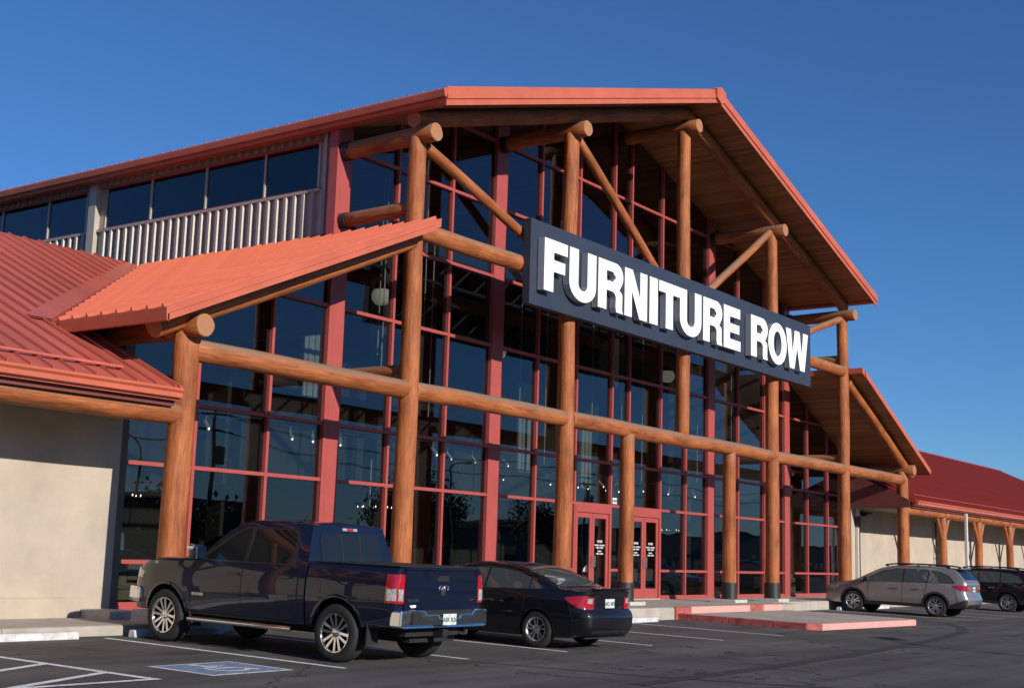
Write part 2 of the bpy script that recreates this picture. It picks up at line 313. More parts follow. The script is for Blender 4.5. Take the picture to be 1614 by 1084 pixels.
def log(name, p0, p1, ra, rb, parent, label=None, seg=22):
    """a peeled log: tapering, slightly irregular cylinder along its own local z"""
    p0 = Vector(p0); p1 = Vector(p1); d = p1-p0; Ln = d.length; n = max(4, int(Ln/0.35))
    ph = [rnd.uniform(0, 6.28) for _ in range(5)]
    v = []; f = []; mi = []
    for j in range(n+1):
        t = j/n; z = t*Ln; r_ = ra+(rb-ra)*t
        ox = 0.012*math.sin(z*0.8+ph[0]); oy = 0.012*math.sin(z*0.7+ph[1])
        for k in range(seg):
            a = 2*math.pi*k/seg
            q = r_*(1+0.024*math.sin(3*a+ph[2]+z*0.5)+0.016*math.sin(5*a+ph[3]-z*0.9)+0.018*math.sin(z*2.3+ph[4]+a))
            v.append((ox+q*math.cos(a), oy+q*math.sin(a), z))
    for j in range(n):
        for k in range(seg):
            f.append((j*seg+k, j*seg+(k+1) % seg, (j+1)*seg+(k+1) % seg, (j+1)*seg+k)); mi.append(0)
    c0 = len(v)   # bevelled ends in end grain
    for base, zz, sgn in ((0, -0.012, -1), (n*seg, Ln+0.012, 1)):
        i = len(v)
        for k in range(seg):
            q = v[base+k]; v.append((q[0]*0.95, q[1]*0.95, zz))
        for k in range(seg):
            a, b_ = base+k, base+(k+1) % seg; c, e = i+(k+1) % seg, i+k
            f.append((a, e, c, b_) if sgn < 0 else (a, b_, c, e)); mi.append(1)
        f.append(tuple(range(i+seg-1, i-1, -1)) if sgn < 0 else tuple(range(i, i+seg))); mi.append(1)
    me = bpy.data.meshes.new(name); me.from_pydata(v, [], f); me.materials.append(M_LOG); me.materials.append(M_END)
    for p, k in zip(me.polygons, mi): p.material_index = k; p.use_smooth = (k == 0)
    bm = bmesh.new(); bm.from_mesh(me); bmesh.ops.recalc_face_normals(bm, faces=bm.faces); bm.to_mesh(me); bm.free()
    o = link(name, me, parent)
    o.matrix_local = Matrix.Translation(p0) @ d.to_track_quat('Z', 'Y').to_matrix().to_4x4() @ Matrix.Rotation(rnd.uniform(0, 6.28), 4, 'Z')
    if label: o['label'] = label
    return o

def ground_z(y): return -0.30+0.02*max(min(y, 0.0), -24.0)

# ------------------------------------------------------------------ ground
b = MB(); BIG = 2500
ys = [-BIG, -24, -16, -8, 0, BIG]
for a, c in zip(ys[:-1], ys[1:]):
    b.quad((-BIG, a, ground_z(a)), (BIG, a, ground_z(a)), (BIG, c, ground_z(c)), (-BIG, c, ground_z(c)))
tag(b.build('asphalt_ground', M_ASPHALT, fix=False), kind='structure')

def strip(name, x0, y0, x1, y1, wd, material=M_LINE, lift=0.005):
    d = Vector((x1-x0, y1-y0, 0)); n = Vector((-d.y, d.x, 0)).normalized()*wd/2; b = MB()
    p = [Vector((x0, y0, 0))-n, Vector((x1, y1, 0))-n, Vector((x1, y1, 0))+n, Vector((x0, y0, 0))+n]
    b.quad(*[(q.x, q.y, ground_z(q.y)+lift) for q in p])
    o = b.build(name, material, fix=False); o['kind'] = 'structure'; return o
for x in (-20.0, -17.27, -14.52, -11.65, -8.75, -5.85): strip('parking_line', x, -0.62, x+0.02, -5.72, 0.105)
for x in (9.0, 11.75, 14.5, 17.9, 20.65, 23.4, 26.1): strip('parking_line', x, -0.7, x, -5.6, 0.105)
# hatched access aisle
strip('hatch_line', -23.10, -1.6, -23.0, -5.52, 0.12)
strip('hatch_line', -26.6, -5.42, -22.95, -5.50, 0.115, lift=0.009)
for k in range(4):
    y0 = -1.10-1.18*k
    strip('hatch_line', -23.09, y0, -26.2, max(y0-1.45, -5.40) if k < 3 else -5.36, 0.12, lift=0.0075) if k < 3 else strip('hatch_line', -23.09, y0, -25.0, y0-0.82, 0.12, lift=0.0075)
# blue accessible square
b = MB()
def gquad(bm_, x0, x1, y0, y1, lift): bm_.quad((x0, y0, ground_z(y0)+lift), (x1, y0, ground_z(y0)+lift), (x1, y1, ground_z(y1)+lift), (x0, y1, ground_z(y1)+lift))
gquad(b, -22.16, -20.76, -5.55, -4.30, 0.005); tag(b.build('accessible_symbol_border', M_LINE, fix=False), kind='structure')
b = MB(); gquad(b, -22.09, -20.83, -5.48, -4.37, 0.009); tag(b.build('accessible_symbol_field', M_BLUE, fix=False), kind='structure')
b = MB()   # wheelchair figure
def gpoly(pts, lift=0.013): b.quad(*[(-21.46+q[0], -4.92+q[1], ground_z(-4.92+q[1])+lift) for q in pts])
for k in range(20):
    a0, a1 = [math.pi*(0.75+1.25*(k+j)/20) for j in (0, 1)]
    gpoly([(0.30*math.cos(a0)-0.02, 0.30*math.sin(a0)-0.12), (0.30*math.cos(a1)-0.02, 0.30*math.sin(a1)-0.12), (0.23*math.cos(a1)-0.02, 0.23*math.sin(a1)-0.12), (0.23*math.cos(a0)-0.02, 0.23*math.sin(a0)-0.12)])
gpoly([(-0.12+0.075*math.cos(k*0.5236), 0.40+0.075*math.sin(k*0.5236)) for k in range(12)])
gpoly([(-0.14, 0.30), (-0.14, -0.08), (-0.05, -0.08), (-0.05, 0.30)]); gpoly([(-0.05, 0.0), (-0.05, -0.08), (0.22, -0.08), (0.22, 0.0)])
gpoly([(0.15, -0.09), (0.24, -0.09), (0.36, -0.38), (0.27, -0.40)]); gpoly([(-0.04, 0.20), (-0.04, 0.13), (0.18, 0.13), (0.18, 0.20)])
tag(b.build('accessible_symbol', M_LINE, fix=False), kind='structure')
# a long wandering tyre mark on the asphalt
b = MB(); M_SKID = mat('tyre_mark', (0.040, 0.038, 0.039), 0.7, var=0.4, scale=3)
pts = [(6.4, -4.6), (5.6, -5.6), (4.0, -6.6), (1.5, -7.4), (-3, -8.1), (-8, -8.6), (-13, -8.95), (-18, -9.1)]
for (xa, ya), (xb, yb) in zip(pts[:-1], pts[1:]):
    wa = 0.16
    b.quad((xa, ya-wa, ground_z(ya)+0.003), (xb, yb-wa, ground_z(yb)+0.003), (xb, yb+wa, ground_z(yb)+0.003), (xa, ya+wa, ground_z(ya)+0.003))
tag(b.build('tyre_mark', M_SKID, fix=False), kind='structure')

M_TAR = mat('tar_seam', (0.012, 0.012, 0.015), 0.5)
b = MB(); pts = [(-18.6, -2.5), (-18.05, -4.3), (-17.52, -5.98), (-17.2, -7.2), (-16.93, -8.45), (-16.3, -9.9), (-15.4, -11.6)]
for (xa, ya), (xb, yb) in zip(pts[:-1], pts[1:]):
    w0, w1 = 0.022+max(0, -ya-7)*0.012, 0.022+max(0, -yb-7)*0.012
    b.quad((xa-w0, ya, ground_z(ya)+0.0035), (xb-w1, yb, ground_z(yb)+0.0035), (xb+w1, yb, ground_z(yb)+0.0035), (xa+w0, ya, ground_z(ya)+0.0035))
tag(b.build('tar_seam', M_TAR, fix=False), kind='structure')

# ------------------------------------------------------------------ sidewalk
def walk_z(x): return -0.14 if x < -16 else (-0.02 if x > -8 else -0.14+0.12*(x+16)/8)
def walk_y(x): return -0.25 if x < -15.9 else (-1.45 if x < 5.0 else -0.45)
sw = empty('sidewalk', (0, 0, -0.1), kind='structure')
x = -46.0; n = 0
while x < 60:
    x1 = x+3.05
    for e in (-15.9, 5.0):
        if x < e < x1+0.6: x1 = e
    b = MB(); yf = walk_y((x+x1)/2); za, zb = walk_z(x+0.001)+0.1, walk_z(x1-0.001)+0.1
    xa, xb = x+0.006, x1-0.006
    ground = -0.6
    # rounded nose: polygon in (y,z) swept along x
    def sec(z): return [(2.3, ground), (2.3, z), (yf+0.05, z), (yf+0.015, z-0.015), (yf, z-0.05), (yf-0.02, ground)]
    A = [(xa, p[0], p[1]) for p in sec(za)]; B = [(xb, p[0], p[1]) for p in sec(zb)]
    i = len(b.v); b.v += A+B; k = 6
    b.f.append(tuple(range(i+k-1, i-1, -1))); b.f.append(tuple(range(i+k, i+2*k))); b.mi += [0, 0]
    for j in range(k): b.f.append((i+j, i+(j+1) % k, i+k+(j+1) % k, i+k+j)); b.mi.append(0)
    b.build('slab', M_CONC, sw)
    x = x1; n += 1
# painted curb face in front of the doors (red / pink lengths)
for xa, xb, mm in ((-3.0, -2.15, M_CURBRED), (-2.15, 1.35, M_CURBPINK), (1.35, 2.25, M_CURBRED), (2.25, 3.5, M_CURBPINK)):
    b = MB(); b.box(xa, xb, -1.50, -1.30, -0.52, -0.016); o = b.build('painted_curb', mm, bevel=0.012); o['kind'] = 'structure'
# entrance landing with red curb
b = MB()
b.prism([(-2.85, -1.50, -0.50), (-2.85, -5.0, -0.57), (-2.55, -5.25, -0.575), (3.3, -5.55, -0.58), (3.6, -5.3, -0.575), (3.6, -1.50, -0.50)], (0, 0, 0.315))
tag(b.build('entrance_landing', M_CONC), kind='structure')
def curb(pts, mm, wd=0.17):
    b = MB()
    for (xa, ya), (xb, yb) in zip(pts[:-1], pts[1:]):
        d = Vector((xb-xa, yb-ya, 0)); nn = Vector((-d.y, d.x, 0)).normalized()*wd
        za, zb = ground_z(ya)+0.155, ground_z(yb)+0.155
        P = [(xa-nn.x*0.06, ya-nn.y*0.06), (xb-nn.x*0.06, yb-nn.y*0.06), (xb+nn.x, yb+nn.y), (xa+nn.x, ya+nn.y)]
        zz = [za, zb, zb, za]; i = len(b.v)
        b.v += [(p[0], p[1], z_-0.35) for p, z_ in zip(P, zz)]+[(p[0], p[1], z_) for p, z_ in zip(P, zz)]
        for f in ((3,2,1,0),(4,5,6,7),(0,1,5,4),(1,2,6,5),(2,3,7,6),(3,0,4,7)): b.f.append(tuple(i+q for q in f)); b.mi.append(0)
    o = b.build('landing_curb', mm, bevel=0.015); o['kind'] = 'structure'
curb([(-2.87, -1.5), (-2.87, -2.9)], M_CURBRED); curb([(-2.87, -2.91), (-2.87, -4.1)], M_CURBRED); curb([(-2.87, -4.11), (-2.87, -5.0), (-2.57, -5.27)], M_CURBRED)
curb([(-2.56, -5.28), (0.4, -5.43)], M_CURBPINK); curb([(0.41, -5.43), (3.3, -5.57)], M_CURBPINK); curb([(3.31, -5.57), (3.62, -5.3), (3.62, -3.6)], M_CURBPINK); curb([(3.62, -3.59), (3.62, -1.5)], M_CONCL)

def wheel_stop(x, y, ln, label, rz=0.0, ramp=False):
    b = MB(); h = 0.115; pr = [(-0.085, 0), (0.085, 0), (0.065, h*0.85), (0.045, h), (-0.045, h), (-0.065, h*0.85)]
    b.prism([(-ln/2, p[0], p[1]) for p in pr], (ln, 0, 0)); o = b.build('wheel_stop', M_STOP, bevel=0.008)
    o.location = (x, y, ground_z(y)); o.rotation_euler = (0, 0, rz); tag(o, label, 'wheel stop', 'painted concrete wheel stops')
wheel_stop(-21.6, -0.55, 2.2, 'white painted wheel stop beside the hatched aisle and sidewalk curb')
wheel_stop(-18.55, -0.62, 1.9, 'white wheel stop under the nose of the blue pickup')
wheel_stop(-13.2, -1.75, 1.9, 'white wheel stop in front of the black sedan')
wheel_stop(-5.5, -1.75, 2.0, 'white wheel stop in the empty space before the entrance landing')
for k, lab in enumerate(('white wheel stop under the nose of the grey wagon', 'white wheel stop in the gap between the grey and black wagons', 'white wheel stop under the nose of the black wagon')): wheel_stop((10.4, 13.1, 19.4)[k], -0.85, 1.9, lab)

# ------------------------------------------------------------------ the store
store = empty('store_building', (0, 0, 0), label='long furniture store with log framed glass gable entrance and red metal roofs', cat='building')
YG = 2.26                                   # glass plane
BAY = 6.096
def roof_top(x): return 14.88-0.309*abs(x)
def low_top(x): return 8.26-0.443*(abs(x)-12.2)
def wing_top(y): return 3.84+0.4596*(y+0.38)
XR, XL = 12.65, 19.34
Y_MAIN, Y_LOW = -1.12, -0.75

def roof_slab(name, poly, th, mats, parent):
    b = MB(); n = len(poly); i = 0
    b.v += [tuple(p) for p in poly]+[(p[0], p[1], p[2]-th) for p in poly]
    b.f.append(tuple(range(n))); b.mi.append(0); b.f.append(tuple(range(2*n-1, n-1, -1))); b.mi.append(1)
    for k in range(n): b.f.append((k, n+k, n+(k+1) % n, (k+1) % n)); b.mi.append(2)
    return b.build(name, mats, parent)

def rib_obj(p0, p1, up, w_, h_, material, parent, name='standing_seam'):
    """a raised seam from p0 to p1 on a roof plane with normal up"""
    p0 = Vector(p0); p1 = Vector(p1); d = (p1-p0); Ln = d.length; d.normalize(); up = Vector(up).normalized(); s = d.cross(up).normalized()
    b = MB()
    q = [s*-w_/2, s*w_/2, s*w_*0.35+up*h_, s*-w_*0.35+up*h_]
    b.prism([tuple(k) for k in q], tuple(d*Ln)); o = b.build(name, material, parent, fix=True); o.location = p0; return o
SEAM = {}
def rib_shared(key, p0, p1, up, w_, h_, material, parent, name='standing_seam'):
    if key in SEAM: o = link(name, SEAM[key], parent); o.location = p0; return o
    o = rib_obj(p0, p1, up, w_, h_, material, parent, name); SEAM[key] = o.data; return o

YB = 48.0
for sgn in (-1, 1):
    # main gable slope
    P = [(0, Y_MAIN, roof_top(0)), (sgn*XR, Y_MAIN, roof_top(XR)), (sgn*XR, YB, roof_top(XR)), (0, YB, roof_top(0))]
    rf = roof_slab('main_roof', P, 0.30, [M_ROOF, M_SOFFIT, M_FASCIA], store)
    up = Vector((sgn*0.309, 0, 1))
    y = Y_MAIN+0.25
    while y < YB-0.2:
        rib_shared(('m', sgn), (sgn*(XR+0.01), y, roof_top(XR+0.01)), (sgn*0.1, y, roof_top(0.1)), up, 0.04, 0.032, M_ROOF, rf); y += 0.41
    # stepped rake fascia on the front
    for (dy, zt, zb) in ((0.035, 0.03, -0.14), (0.065, -0.145, -0.25), (0.03, -0.255, -0.39)):
        b = MB()
        x0, x1 = 0.0, sgn*(XR+0.02)
        b.prism([(x0, Y_MAIN, roof_top(x0)+zt), (x1, Y_MAIN, roof_top(x1)+zt), (x1, Y_MAIN, roof_top(x1)+zb), (x0, Y_MAIN, roof_top(x0)+zb)], (0, -dy, 0))
        b.build('rake_fascia', M_FASCIA, rf)
    # eave gutter along the side
    b = MB(); xe = sgn*(XR); z0 = roof_top(XR)
    b.prism([(xe, Y_MAIN-0.03, z0+0.0), (xe+sgn*0.10, Y_MAIN-0.03, z0-0.03), (xe+sgn*0.12, Y_MAIN-0.03, z0-0.07), (xe+sgn*0.09, Y_MAIN-0.03, z0-0.20), (xe, Y_MAIN-0.03, z0-0.22)], (0, YB-Y_MAIN, 0)); b.build('gutter', M_FASCIA, rf)
    b = MB(); b.prism([(xe+sgn*0.03, Y_MAIN-0.02, z0-0.225), (xe+sgn*0.0, Y_MAIN-0.02, z0-0.285), (xe-sgn*0.25, Y_MAIN-0.02, z0-0.285), (xe-sgn*0.25, Y_MAIN-0.02, z0-0.225)], (0, YB-Y_MAIN, 0)); b.build('eave_fascia', M_FASCIA, rf)
    # lower entrance roof
    vy = lambda ax: (low_top(ax)-3.84)/0.4596-0.38           # valley against the wing roof
    P = [(sgn*12.2, Y_LOW, low_top(12.2)), (sgn*XL, Y_LOW, low_top(XL)), (sgn*XL, vy(XL), low_top(XL)), (sgn*12.2, vy(12.2), low_top(12.2))]
    lr = roof_slab('lower_roof', P, 0.19, [M_FASCIA, M_SOFFIT, M_FASCIA], store)
    y = Y_LOW+0.12
    while y < 9.0:
        ax0 = XL; ax1 = 12.25
        if y > vy(XL): ax0 = 12.2+(8.26-wing_top(y))/0.443-0.12
        if ax0 > ax1+0.2: rib_obj((sgn*ax0, y, low_top(ax0)), (sgn*ax1, y, low_top(ax1)), (sgn*0.443, 0, 1), 0.05, 0.075, M_FASCIA, lr)
        y += 0.41
    for (dy, zt, zb) in ((0.03, 0.02, -0.10), (0.05, -0.105, -0.22)):
        b = MB(); x0, x1 = sgn*12.42, sgn*(XL+0.03)
        b.prism([(x0, Y_LOW, low_top(x0)+zt), (x1, Y_LOW, low_top(x1)+zt), (x1, Y_LOW, low_top(x1)+zb), (x0, Y_LOW, low_top(x0)+zb)], (0, -dy, 0)); b.build('rake_fascia', M_FASCIA, lr)
    b = MB(); z0 = low_top(XL); xe = sgn*XL
    b.prism([(xe, Y_LOW-0.05, z0+0.015), (xe+sgn*0.07, Y_LOW-0.05, z0-0.01), (xe+sgn*0.05, Y_LOW-0.05, z0-0.23), (xe, Y_LOW-0.05, z0-0.24)], (0, vy(XL)-Y_LOW-0.15, 0)); b.build('gutter', M_FASCIA, lr)
    # valley flashing
    b = MB(); a = Vector((sgn*(XL+0.1), vy(XL)-0.05, low_top(XL)+0.0)); c = Vector((sgn*12.3, vy(12.3), low_top(12.3)))
    off1 = Vector((sgn*0.55, 0, 0)); 
    b.quad(a+Vector((0, 0, 0.03)), c+Vector((0, 0, 0.03)), c+off1*0.9+Vector((0, 0.02, 0.03)), a+off1+Vector((0, 0.02, 0.03)))
    b.quad(a+Vector((0, 0, 0.0)), c, c+off1*0.9, a+off1); b.build('valley_flashing', M_ROOF, lr)
    # wing roof
    XE = 46.0 if sgn < 0 else 66.0
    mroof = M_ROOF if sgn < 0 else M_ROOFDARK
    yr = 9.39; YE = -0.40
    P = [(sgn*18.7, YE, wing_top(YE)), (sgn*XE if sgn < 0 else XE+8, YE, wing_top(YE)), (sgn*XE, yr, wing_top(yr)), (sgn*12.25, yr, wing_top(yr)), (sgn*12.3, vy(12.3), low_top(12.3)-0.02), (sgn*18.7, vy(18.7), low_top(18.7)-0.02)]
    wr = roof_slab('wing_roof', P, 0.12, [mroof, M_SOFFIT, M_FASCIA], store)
    b = MB(); b.quad((sgn*12.25, yr+0.01, wing_top(yr)), (sgn*XE, yr+0.01, wing_top(yr)), (sgn*XE, yr+10, wing_top(YE)), (sgn*12.25, yr+10, wing_top(YE))); b.build('back_slope', mroof, wr)
    sp = 0.405 if sgn < 0 else 0.41; x = 18.78; cnt = 0
    upw = (0, -0.4596, 1)
    while x < (34 if sgn < 0 else 66):
        if x > XL: rib_shared(('w', sgn), (sgn*x, YE-0.01, wing_top(YE-0.01)), (sgn*x, yr, wing_top(yr)), upw, 0.030, 0.042, mroof, wr)
        else: rib_obj((sgn*x, YE-0.01, wing_top(YE-0.01)), (sgn*x, vy(x)-0.1, wing_top(vy(x)-0.1)), upw, 0.030, 0.042, mroof, wr)
        x += sp
    x = 18.78+sp*1.0
    while x > 12.6:      # seams that start at the valley
        y0 = vy(x)+0.42
        if y0 < yr-0.1: rib_obj((sgn*x, y0, wing_top(y0)), (sgn*x, yr, wing_top(yr)), upw, 0.030, 0.042, mroof, wr)
        x -= sp
    xo = sgn*(XE if sgn < 0 else XE+8); xi = sgn*18.68
    b = MB(); b.prism([(xi, yr-0.12, wing_top(yr-0.12)+0.05), (xi, yr+0.12, wing_top(yr-0.12)+0.05), (xi, yr, wing_top(yr)+0.09)], (sgn*(XE-18.7), 0, 0)); b.build('ridge_cap', mroof, wr)
    b = MB(); z0 = wing_top(YE)
    b.prism([(xi, YE, z0-0.005), (xi, YE-0.11, z0-0.02), (xi, YE-0.13, z0-0.06), (xi, YE-0.09, z0-0.10), (xi, YE-0.09, z0-0.18), (xi, YE, z0-0.20)], (xo-xi, 0, 0)); b.build('gutter', M_FASCIA, wr)
    b = MB(); b.box(min(xi, xo), max(xi, xo), YE+0.004, YE+0.12, z0-0.225, z0-0.10); b.build('eave_trim', M_FASCIA, wr)
    b = MB(); b.box(min(xi, xo), max(xi, xo), YE+0.125, YE+0.20, 3.52, z0-0.02); b.build('eave_gap_blocker', M_REDBOARD, wr)  # dark filler, added to block the bright gap between gutter and eave log
    # snow rail clipped to the seams
    b = MB(); ysn = YE+0.42; zs_ = wing_top(ysn)+0.075; b.box(min(xi+sgn*0.9, sgn*(40 if sgn < 0 else XE)), max(xi+sgn*0.9, sgn*(40 if sgn < 0 else XE)), ysn-0.03, ysn+0.03, zs_-0.02, zs_+0.02); b.build('snow_rail', mroof, wr)
    b = MB(); b.prism([(sgn*18.69, YE-0.02, wing_top(YE)+0.03), (sgn*18.69, 2.7, wing_top(2.7)+0.03), (sgn*18.69, 2.7, wing_top(2.7)-0.16), (sgn*18.69, YE-0.02, wing_top(YE)-0.16)], (-sgn*0.05, 0, 0)); b.build('rake_trim', mroof, wr)
    # wing wall, plinth, gable end
    wx0, wx1 = sgn*17.95, sgn*(46 if sgn < 0 else 70)
    b = MB(); b.box(min(wx0, wx1), max(wx0, wx1), 2.0, 2.45, -0.5, 3.9); wl = b.build('wing_wall', M_TAN, store)
    for pa, pb in ((18.67, 20.75), (20.765, 24.4), (24.415, 28.4), (28.415, abs(wx1))): b = MB(); b.box(min(sgn*pa, sgn*pb), max(sgn*pa, sgn*pb), 1.86, 1.998, -0.5, 0.20); b.build('plinth', M_TAN, wl, bevel=0.008)
    b = MB(); b.box(min(sgn*17.97, wx1), max(sgn*17.97, wx1), 0.12, 2.0, 3.46, 3.50); b.build('eave_soffit', mat('eave_soffit', (0.32, 0.26, 0.2), 0.8), wl)
    b = MB(); b.prism([(sgn*17.9, -0.4, 3.5), (sgn*17.9, 2.26, 3.5), (sgn*17.9, 2.26, 5.0), (sgn*17.9, 0.6, 4.25), (sgn*17.9, -0.4, 3.8)], (sgn*0.06, 0, 0))
    if sgn > 0: b.build('gable_end_boards', M_REDBOARD, wl)
# ridge cap
b = MB(); b.prism([(-0.28, Y_MAIN-0.11, roof_top(0.28)+0.05), (0, Y_MAIN-0.11, roof_top(0)+0.07), (0.28, Y_MAIN-0.11, roof_top(0.28)+0.05), (0.28, Y_MAIN-0.11, roof_top(0.28)-0.22), (0, Y_MAIN-0.11, roof_top(0)-0.45), (-0.28, Y_MAIN-0.11, roof_top(0.28)-0.22)], (0, 0.12, 0)); b.build('ridge_end_cap', M_FASCIA, store)
b = MB(); b.prism([(-0.25, Y_MAIN, roof_top(0.25)+0.06), (0, Y_MAIN, roof_top(0)+0.09), (0.25, Y_MAIN, roof_top(0.25)+0.06)], (0, YB, 0)); b.build('ridge_cap', M_ROOF, store)

# side walls of the hall: corrugated clerestory above the lower roofs
for sgn in (-1, 1):
    X0 = sgn*12.2
    b = MB(); b.box(min(X0, X0-sgn*0.12), max(X0, X0-sgn*0.12), 2.30, YB, 3.5, 10.75)
    if sgn > 0:
        b.build('side_wall', M_RIB, store); continue
    b = MB()      # wall with window openings left open: sill band, head band, piers
    b.box(-12.2, -12.08, 2.30, YB, 6.0, 9.42); b.box(-12.2, -12.08, 2.30, YB, 10.58, 10.80)
    for y0, y1 in ((2.30, 2.96), (10.86, 11.62), (20.2, 20.9), (29.5, 30.2), (38.8, 39.5)): b.box(-12.2, -12.08, y0, y1, 9.42, 10.58)
    wl = b.build('clerestory_wall', M_RIB, store)
    y = 2.5; ribz = MB(); ribz.prism([(0, -0.075, 0), (-0.085, -0.04, 0), (-0.085, 0.04, 0), (0, 0.075, 0)], (0, 0, 1.38)); rmesh = None
    while y < 24:
        if not 11.05 < y < 11.4:
            if rmesh is None: o = ribz.build('corrugation', M_RIB, wl); rmesh = o.data
            else: o = link('corrugation', rmesh, wl)
            o.location = (-12.2, y, 8.0)
        y += 0.295
    y = 3.0; rm2 = None
    while y < 24:
        if rm2 is None:
            q = MB(); q.prism([(0, -0.075, 0), (-0.085, -0.04, 0), (-0.085, 0.04, 0), (0, 0.075, 0)], (0, 0, 0.19)); o = q.build('corrugation', M_RIB, wl); rm2 = o.data
        else: o = link('corrugation', rm2, wl)
        o.location = (-12.2, y, 10.60); y += 0.295
    boxobj('corner_trim', -12.27, -12.19, 2.36, 2.52, 8.1, 10.8, M_RIBLIGHT, wl); boxobj('corner_trim', -12.27, -12.19, 2.70, 2.78, 8.1, 10.8, M_RIBLIGHT, wl)
    boxobj('sill_trim', -12.285, -12.19, 2.86, 24, 9.36, 9.42, M_RIBLIGHT, wl)
    boxobj('pilaster', -12.36, -12.19, 11.08, 11.38, 7.9, 10.8, M_RIBLIGHT, wl)
    for ya, yb in ((2.96, 4.80), (4.80, 6.90), (6.90, 9.0), (9.0, 10.86), (11.62, 13.4), (13.4, 15.6), (15.6, 17.8), (17.8, 20.2)):
        pn = boxobj('window_pane', -12.16, -12.14, ya+0.03, yb-0.03, 9.45, 10.55, M_CLGLASS, wl)
        boxobj('window_mullion', -12.20, -12.13, yb-0.024, yb+0.024, 9.42, 10.58, M_RIBLIGHT, wl)
    boxobj('window_frame', -12.24, -12.13, 2.9, 20.2, 9.422, 9.46, M_FRAME, wl); boxobj('window_frame', -12.24, -12.13, 2.9, 20.2, 10.54, 10.585, M_FRAME, wl)
    boxobj('window_mullion', -12.235, -12.13, 2.93, 2.99, 9.42, 10.58, M_RIBLIGHT, wl); boxobj('window_mullion', -12.235, -12.13, 11.59, 11.65, 9.42, 10.58, M_RIBLIGHT, wl)

# ------------------------------------------------------------------ glass front
def wall_top(x):
    ax = abs(x)
    return roof_top(x)-0.32 if ax < 12.2 else low_top(x)-0.21
cw = empty('glass_front', (0, 0, 0)); cw.parent = store
COLS = [-2*BAY, -BAY, BAY, 2*BAY]; CWD = 0.52
for cx in COLS:
    zt = wall_top(cx)+0.1 if abs(cx) < 10 else 10.9
    b = MB(); b.box(cx-CWD/2, cx-CWD/2+0.12, YG-0.09, YG+0.16, -0.1, zt); b.box(cx-CWD/2+0.14, cx+CWD/2, YG-0.075, YG+0.18, -0.1, zt); b.box(cx-CWD/2+0.05, cx+CWD/2-0.05, YG-0.06, YG+0.10, -0.1, zt-0.005)
    b.build('column', M_FRAME, cw)
VX = [-17.72, -16.05, -14.09, -10.25, -8.15, -4.17, -2.20, -0.25, 0.75, 2.70, 4.35, 8.15, 10.25, 14.09, 16.05, 17.72]
HZ = [0.06, 0.84, 2.69, 3.93, 6.57, 8.41, 10.30, 12.10]
MW = 0.075
for vx in VX:
    zt = min(wall_top(vx-MW/2), wall_top(vx+MW/2)); zb = -0.05
    boxobj('mullion', vx-MW/2, vx+MW/2, YG-0.075, YG+0.09, zb, zt+0.03, M_FRAME, cw)
edges = sorted(VX+[c-CWD/2 for c in COLS]+[c+CWD/2 for c in COLS])
cells = []
for xa, xb in zip(edges[:-1], edges[1:]):
    mid = (xa+xb)/2
    if any(abs(mid-c) < CWD/2 for c in COLS): continue
    la = xa+(MW/2 if xa in VX else 0); lb = xb-(MW/2 if xb in VX else 0)
    door = (-2.25 < mid < -0.2) or (0.8 < mid < 2.65)
    for hz in HZ:
        if door and hz < 2.5: continue
        if hz > max(wall_top(la), wall_top(lb)): continue
        # clip horizontal to roof line
        a_, b_ = la, lb
        if wall_top(la) < hz: a_ = la+(hz-wall_top(la))*(lb-la)/(wall_top(lb)-wall_top(la))
        if wall_top(lb) < hz: b_ = lb-(hz-wall_top(lb))*(lb-la)/(wall_top(la)-wall_top(lb))
        boxobj('transom', a_, b_, YG-0.07, YG+0.08, hz-0.038, hz+0.038, M_FRAME, cw)
    zs = HZ+[20]
    for z0, z1 in zip(zs[:-1], zs[1:]):
        if door and z0 < 2.5: continue
        za, zb = wall_top(la), wall_top(lb); lo = z0+0.036
        if max(za, zb) <= lo+0.05: continue
        hiA, hiB = min(z1-0.036, za), min(z1-0.036, zb)
        pts = []
        if hiA > lo: pts.append((la, lo)); pts.append((la, hiA))
        else:
            t = (lo-za)/(zb-za); pts.append((la+t*(lb-la), lo))
        if (za < z1-0.036) != (zb < z1-0.036):
            t = (z1-0.036-za)/(zb-za); pts.append((la+t*(lb-la), z1-0.036))
        if hiB > lo: pts.append((lb, hiB)); pts.append((lb, lo))
        else:
            t = (lo-za)/(zb-za); pts.append((la+t*(lb-la), lo))
        cells.append(pts)
for pts in cells:
    cx = sum(p[0] for p in pts)/len(pts); cz = sum(p[1] for p in pts)/len(pts)
    b = MB(); b.prism([(p[0]-cx, -0.008, p[1]-cz) for p in pts], (0, 0.016, 0))
    o = b.build('pane', M_GLASS, cw); o.location = (cx, YG+0.02, cz)
    o.rotation_euler = (rnd.gauss(0, 0.0022), 0, rnd.gauss(0, 0.0022))
boxobj('sill', -17.75, -2.25, YG-0.10, YG+0.12, -0.12, 0.04, M_FRAME, cw); boxobj('sill', 2.72, 17.75, YG-0.10, YG+0.12, -0.12, 0.04, M_FRAME, cw); boxobj('sill', -0.22, 0.72, YG-0.10, YG+0.12, -0.12, 0.04, M_FRAME, cw)
for sgn in (-1, 1): boxobj('jamb', min(sgn*17.75, sgn*17.96), max(sgn*17.75, sgn*17.96), YG-0.2, YG+0.15, -0.1, 5.5, mat('dark_jamb', (0.10, 0.085, 0.07), 0.7), cw)

